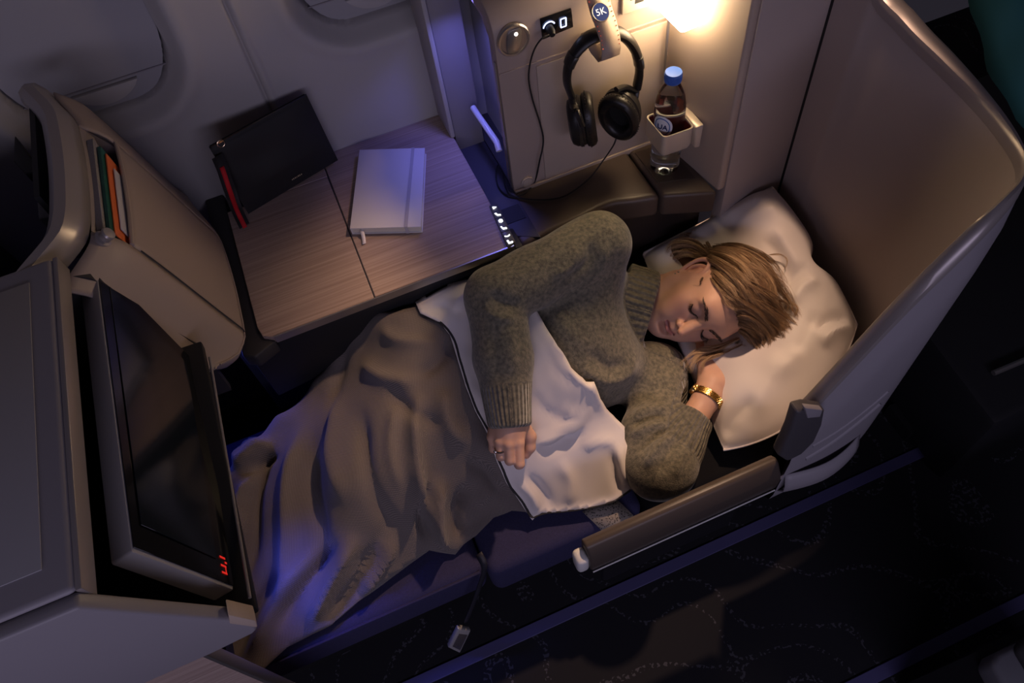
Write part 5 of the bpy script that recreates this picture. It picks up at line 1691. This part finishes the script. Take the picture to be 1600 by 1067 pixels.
wo_, WV, WT = drape('white_lining', so_out, lambda x, y: HH(x, y) + .011, .006, M_LINEN, bl, [(a, w * .85, h * 1.7) for a, w, h in wfold], .003, lambda V: .0016 * noise2(V[:, 0] * 34, V[:, 1] * 34, 21), post=lambda V: clear_torso(V, .020))
WPX = proj(WV)
def rim_of(pts_px, lift, n):
    q_ = spline([(p[0], p[1], 0) for p in pts_px], n)[:, :2]
    out = []
    for a in q_:
        d_ = np.linalg.norm(WPX - a, axis=1)
        k_ = np.argsort(d_)[:4]
        out.append(WV[k_].mean(0) + np.array([0, 0, lift]))
    out = np.array(out)
    for _ in range(2):
        out[1:-1] = .5 * out[1:-1] + .25 * (out[:-2] + out[2:])
    return out
pp = rim_of(piping_px, -.001, 60)
build('dark_piping', MB().tube(pp, .0026, 6), mat('charcoal_piping', (.03, .028, .028), .8), bl)
hem_px = [(833, 818), (848, 808), (880, 806), (920, 801), (960, 790), (988, 770), (997, 754)]
hm = rim_of(hem_px, -.002, 40)
build('hem_stitching', MB().tube(hm, .0022, 6), MATS['charcoal_piping'], bl)

# ================================================================== hair
def hair_sdf(P):
    Lh = ((P - HEAD_T) @ HA.T) / HK
    def el(c, r):
        q_ = (Lh - np.array(c)) / np.array(r)
        k0 = np.linalg.norm(q_, axis=-1); k1 = np.linalg.norm(q_ / np.array(r), axis=-1) + 1e-9
        return k0 * (k0 - 1) / k1
    def smin(a, b, k):
        h = np.maximum(k - np.abs(a - b), 0) / k
        return np.minimum(a, b) - h * h * k / 4
    d = el((0, -.026, .052), (.083, .098, .091))
    d = smin(d, el((.015, -.075, -.010), (.062, .055, .055)), .03)      # nape
    d = smin(d, el((.072, -.088, -.052), (.034, .036, .036)), .03)      # tuft behind the ear
    d = smin(d, el((-.005, .020, .105), (.066, .055, .045)), .03)       # swept top
    # clear the face and the ear
    d = np.maximum(d, -(el((0, .095, .000), (.075, .075, .088))))
    d = np.maximum(d, -(el((.082, .002, .004), (.036, .040, .046))))
    d = np.maximum(d, -(el((-.082, .010, .000), (.030, .030, .036))))
    return d * HK
hf = Field((.42, .54, .38), (.745, .86, .68), .004)
sl_, Pg_ = hf.block(hf.lo, hf.lo + hf.h * hf.n)
hf.d[sl_] = hair_sdf(Pg_.astype(float)).astype(np.float32)
HV, HFc = hf.mesh()
if FLIP: HFc = HFc[:, ::-1]
HV = relax(HV, HFc, 2, .5)
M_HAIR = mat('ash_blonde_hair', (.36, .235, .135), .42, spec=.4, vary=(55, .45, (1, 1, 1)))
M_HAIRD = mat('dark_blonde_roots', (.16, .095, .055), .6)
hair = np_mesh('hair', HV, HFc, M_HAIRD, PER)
hair['label'] = 'short ash-blonde hair swept back'

def on_hair(px, py, lift):
    r = ray(px, py); r = r / np.linalg.norm(r)
    ts = np.linspace(1.15, 1.85, 260)
    P = CAM + ts[:, None] * r
    d = hair_sdf(P) - lift
    if (d < 0).any():
        i = int(np.argmax(d < 0))
        return P[max(0, i)]
    i = int(np.argmin(d))
    return P[i]
def on_z(px, py, z): return onz(px, py, z)
# locks traced root -> tip; every lock is a bundle of strands: (px path, spread px, count, lift)
LOCKS = [
    ([(1102, 424), (1118, 444), (1136, 462), (1152, 478), (1172, 500)], 6, 60),
    ([(1100, 412), (1124, 430), (1146, 452), (1162, 474), (1182, 504)], 7, 70),
    ([(1102, 402), (1130, 416), (1155, 440), (1172, 468), (1192, 505)], 8, 75),
    ([(1106, 394), (1138, 402), (1164, 424), (1184, 456), (1205, 500)], 8, 75),
    ([(1112, 388), (1148, 391), (1176, 408), (1200, 440), (1222, 485)], 8, 75),
    ([(1126, 383), (1158, 384), (1190, 398), (1214, 424), (1232, 465)], 6, 60),
    ([(1146, 480), (1166, 478), (1190, 494), (1206, 516), (1212, 538)], 8, 80),
    ([(1150, 492), (1172, 494), (1194, 512), (1206, 532), (1200, 550)], 8, 80),
    ([(1153, 504), (1172, 510), (1190, 526), (1196, 545), (1184, 556)], 7, 75),
    ([(1154, 516), (1168, 524), (1180, 538), (1180, 552), (1166, 558)], 6, 60),
    ([(1160, 440), (1186, 452), (1212, 474), (1232, 496), (1240, 508)], 8, 75),
    ([(1166, 420), (1196, 432), (1220, 452), (1236, 478), (1238, 500)], 7, 65),
    ([(1150, 460), (1180, 476), (1206, 500), (1222, 524), (1216, 542)], 8, 75),
    ([(1165, 470), (1192, 480), (1218, 498), (1236, 516), (1234, 528)], 7, 60),
    ([(1170, 412), (1190, 424), (1204, 446), (1210, 478), (1208, 512)], 9, 60),
    ([(1104, 398), (1086, 386), (1066, 380), (1050, 386), (1044, 400)], 6, 60),
    ([(1104, 392), (1088, 377), (1068, 372), (1054, 378), (1047, 392)], 5, 55),
    ([(1100, 404), (1084, 396), (1066, 394), (1052, 400), (1040, 410)], 5, 50),
    ([(1110, 388), (1098, 374), (1082, 368), (1068, 370), (1056, 376)], 4, 35),
    ([(1100, 430), (1096, 440), (1090, 446), (1086, 452)], 3, 18),
    ([(1156, 528), (1130, 540), (1104, 547), (1080, 556), (1062, 572)], 5, 45),
    ([(1150, 534), (1122, 546), (1100, 552), (1084, 566), (1080, 584)], 5, 45),
    ([(1160, 536), (1136, 548), (1114, 553), (1096, 564), (1092, 582)], 5, 40),
    ([(1168, 540), (1150, 546), (1130, 548), (1108, 548)], 4, 35),
    ([(1198, 398), (1216, 396), (1228, 406), (1230, 420), (1224, 432)], 2, 7),
    ([(1090, 372), (1082, 364), (1088, 360), (1098, 372)], 2, 5),
    ([(1215, 470), (1232, 474), (1242, 484), (1238, 500)], 4, 20),
    ([(1205, 520), (1222, 532), (1224, 545), (1212, 552)], 4, 20),
]
rg2 = np.random.default_rng(4)
NS = 13
ALLP, ALLR, ALLC = [], [], []
for path, spread, cnt in LOCKS:
    gp = spline([(p[0], p[1], 0) for p in path], NS)[:, :2]
    low_ = path[0][1] > 526 or path[-1][1] > 565
    guide = np.array([on_hair(x, y, .004) for x, y in gp])
    tt = np.linspace(0, 1, NS)
    if low_:
        guide = np.array([lerp(guide[i], onz(gp[i][0], gp[i][1], .480 - .015 * tt[i]), smoothstep(.1, .5, tt[i])) for i in range(NS)])
    for _ in range(2):
        guide[1:-1] = .5 * guide[1:-1] + .25 * (guide[:-2] + guide[2:])
    tg = np.gradient(guide, axis=0); tg /= np.linalg.norm(tg, axis=1, keepdims=True) + 1e-9
    vd = CAM - guide; vd /= np.linalg.norm(vd, axis=1, keepdims=True)
    side_ = np.cross(tg, vd); side_ /= np.linalg.norm(side_, axis=1, keepdims=True) + 1e-9
    kpx = .00115
    n = int(cnt * 2.6) if cnt > 10 else cnt
    ncl = max(2, n // 14)
    clump = rg2.normal(0, spread * kpx * .75, ncl)
    clift = np.abs(rg2.normal(0, .0045, ncl)) - .002
    cwa, cwf, cwp = rg2.normal(0, .0062, ncl), rg2.uniform(.7, 1.9, ncl), rg2.uniform(0, 6.28, ncl)
    cid = rg2.integers(0, ncl, n)
    o1 = clump[cid] + rg2.normal(0, spread * kpx * .22, n); o2 = clift[cid] + rg2.normal(0, .0011, n)
    en_ = rg2.uniform(.62, 1.0, n); st_ = rg2.uniform(0, .08, n)
    q_ = st_[:, None] + (en_ - st_)[:, None] * np.linspace(0, 1, 12)[None]
    ii = q_ * (NS - 1); i0 = np.minimum(ii.astype(int), NS - 2); f_ = (ii - i0)[..., None]
    mixg = lambda A: A[i0] * (1 - f_) + A[i0 + 1] * f_
    fan = .55 + .8 * q_
    wav = cwa[cid][:, None] * np.sin(cwf[cid][:, None] * 6.28 * q_ + cwp[cid][:, None]) * q_ + rg2.normal(0, .0006, n)[:, None] * np.sin(9 * q_)
    P_ = mixg(guide) + mixg(side_) * (o1[:, None] * fan + wav)[..., None] + mixg(vd) * (o2[:, None] + .0040 * np.sin(math.pi * q_))[..., None]
    ALLP.append(P_); ALLR.append(rg2.uniform(.00024, .00046, n))
    tone = np.clip(rg2.normal(.5, .22, ncl)[cid] + rg2.normal(0, .12, n) + (.30 if low_ else 0), 0, 1)
    ALLC.append(tone)
HPts = np.concatenate(ALLP); HRad = np.concatenate(ALLR); HTone = np.concatenate(ALLC)
N_, M_ = HPts.shape[:2]
T_ = np.gradient(HPts, axis=1); T_ /= np.linalg.norm(T_, axis=2, keepdims=True) + 1e-9
vv_ = CAM - HPts; vv_ /= np.linalg.norm(vv_, axis=2, keepdims=True)
A1 = np.cross(T_, vv_); A1 /= np.linalg.norm(A1, axis=2, keepdims=True) + 1e-9
A2 = np.cross(T_, A1)
tap_ = (1 - .8 * np.linspace(0, 1, M_) ** 2)[None, :, None] * HRad[:, None, None]
ringv = np.stack([HPts + tap_ * (math.cos(a) * A1 + math.sin(a) * A2) for a in (0, 2.094, 4.189)], 2)     # (N, M, 3, 3)
HVt = ringv.reshape(-1, 3)
bi = (np.arange(N_)[:, None, None] * M_ + np.arange(M_ - 1)[None, :, None]) * 3
kk = np.arange(3)[None, None]
HFq = np.stack([bi + kk, bi + (kk + 1) % 3, bi + 3 + (kk + 1) % 3, bi + 3 + kk], -1).reshape(-1, 4)
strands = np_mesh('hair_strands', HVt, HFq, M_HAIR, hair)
strands['kind'] = 'stuff'
at = strands.data.attributes.new('tone', 'FLOAT', 'POINT')
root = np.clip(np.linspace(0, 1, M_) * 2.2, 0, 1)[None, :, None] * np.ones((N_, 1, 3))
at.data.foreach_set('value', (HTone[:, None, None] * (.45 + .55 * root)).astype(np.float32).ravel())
nt = M_HAIR.node_tree
an_ = nt.nodes.new('ShaderNodeAttribute'); an_.attribute_name = 'tone'
cr_ = nt.nodes.new('ShaderNodeValToRGB')
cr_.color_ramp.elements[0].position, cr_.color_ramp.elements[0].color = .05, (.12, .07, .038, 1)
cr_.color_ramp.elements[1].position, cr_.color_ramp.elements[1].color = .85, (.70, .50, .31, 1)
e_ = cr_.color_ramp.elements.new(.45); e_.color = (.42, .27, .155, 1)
nt.links.new(an_.outputs['Fac'], cr_.inputs[0]); nt.links.new(cr_.outputs[0], nt.nodes['Principled BSDF'].inputs['Base Color'])
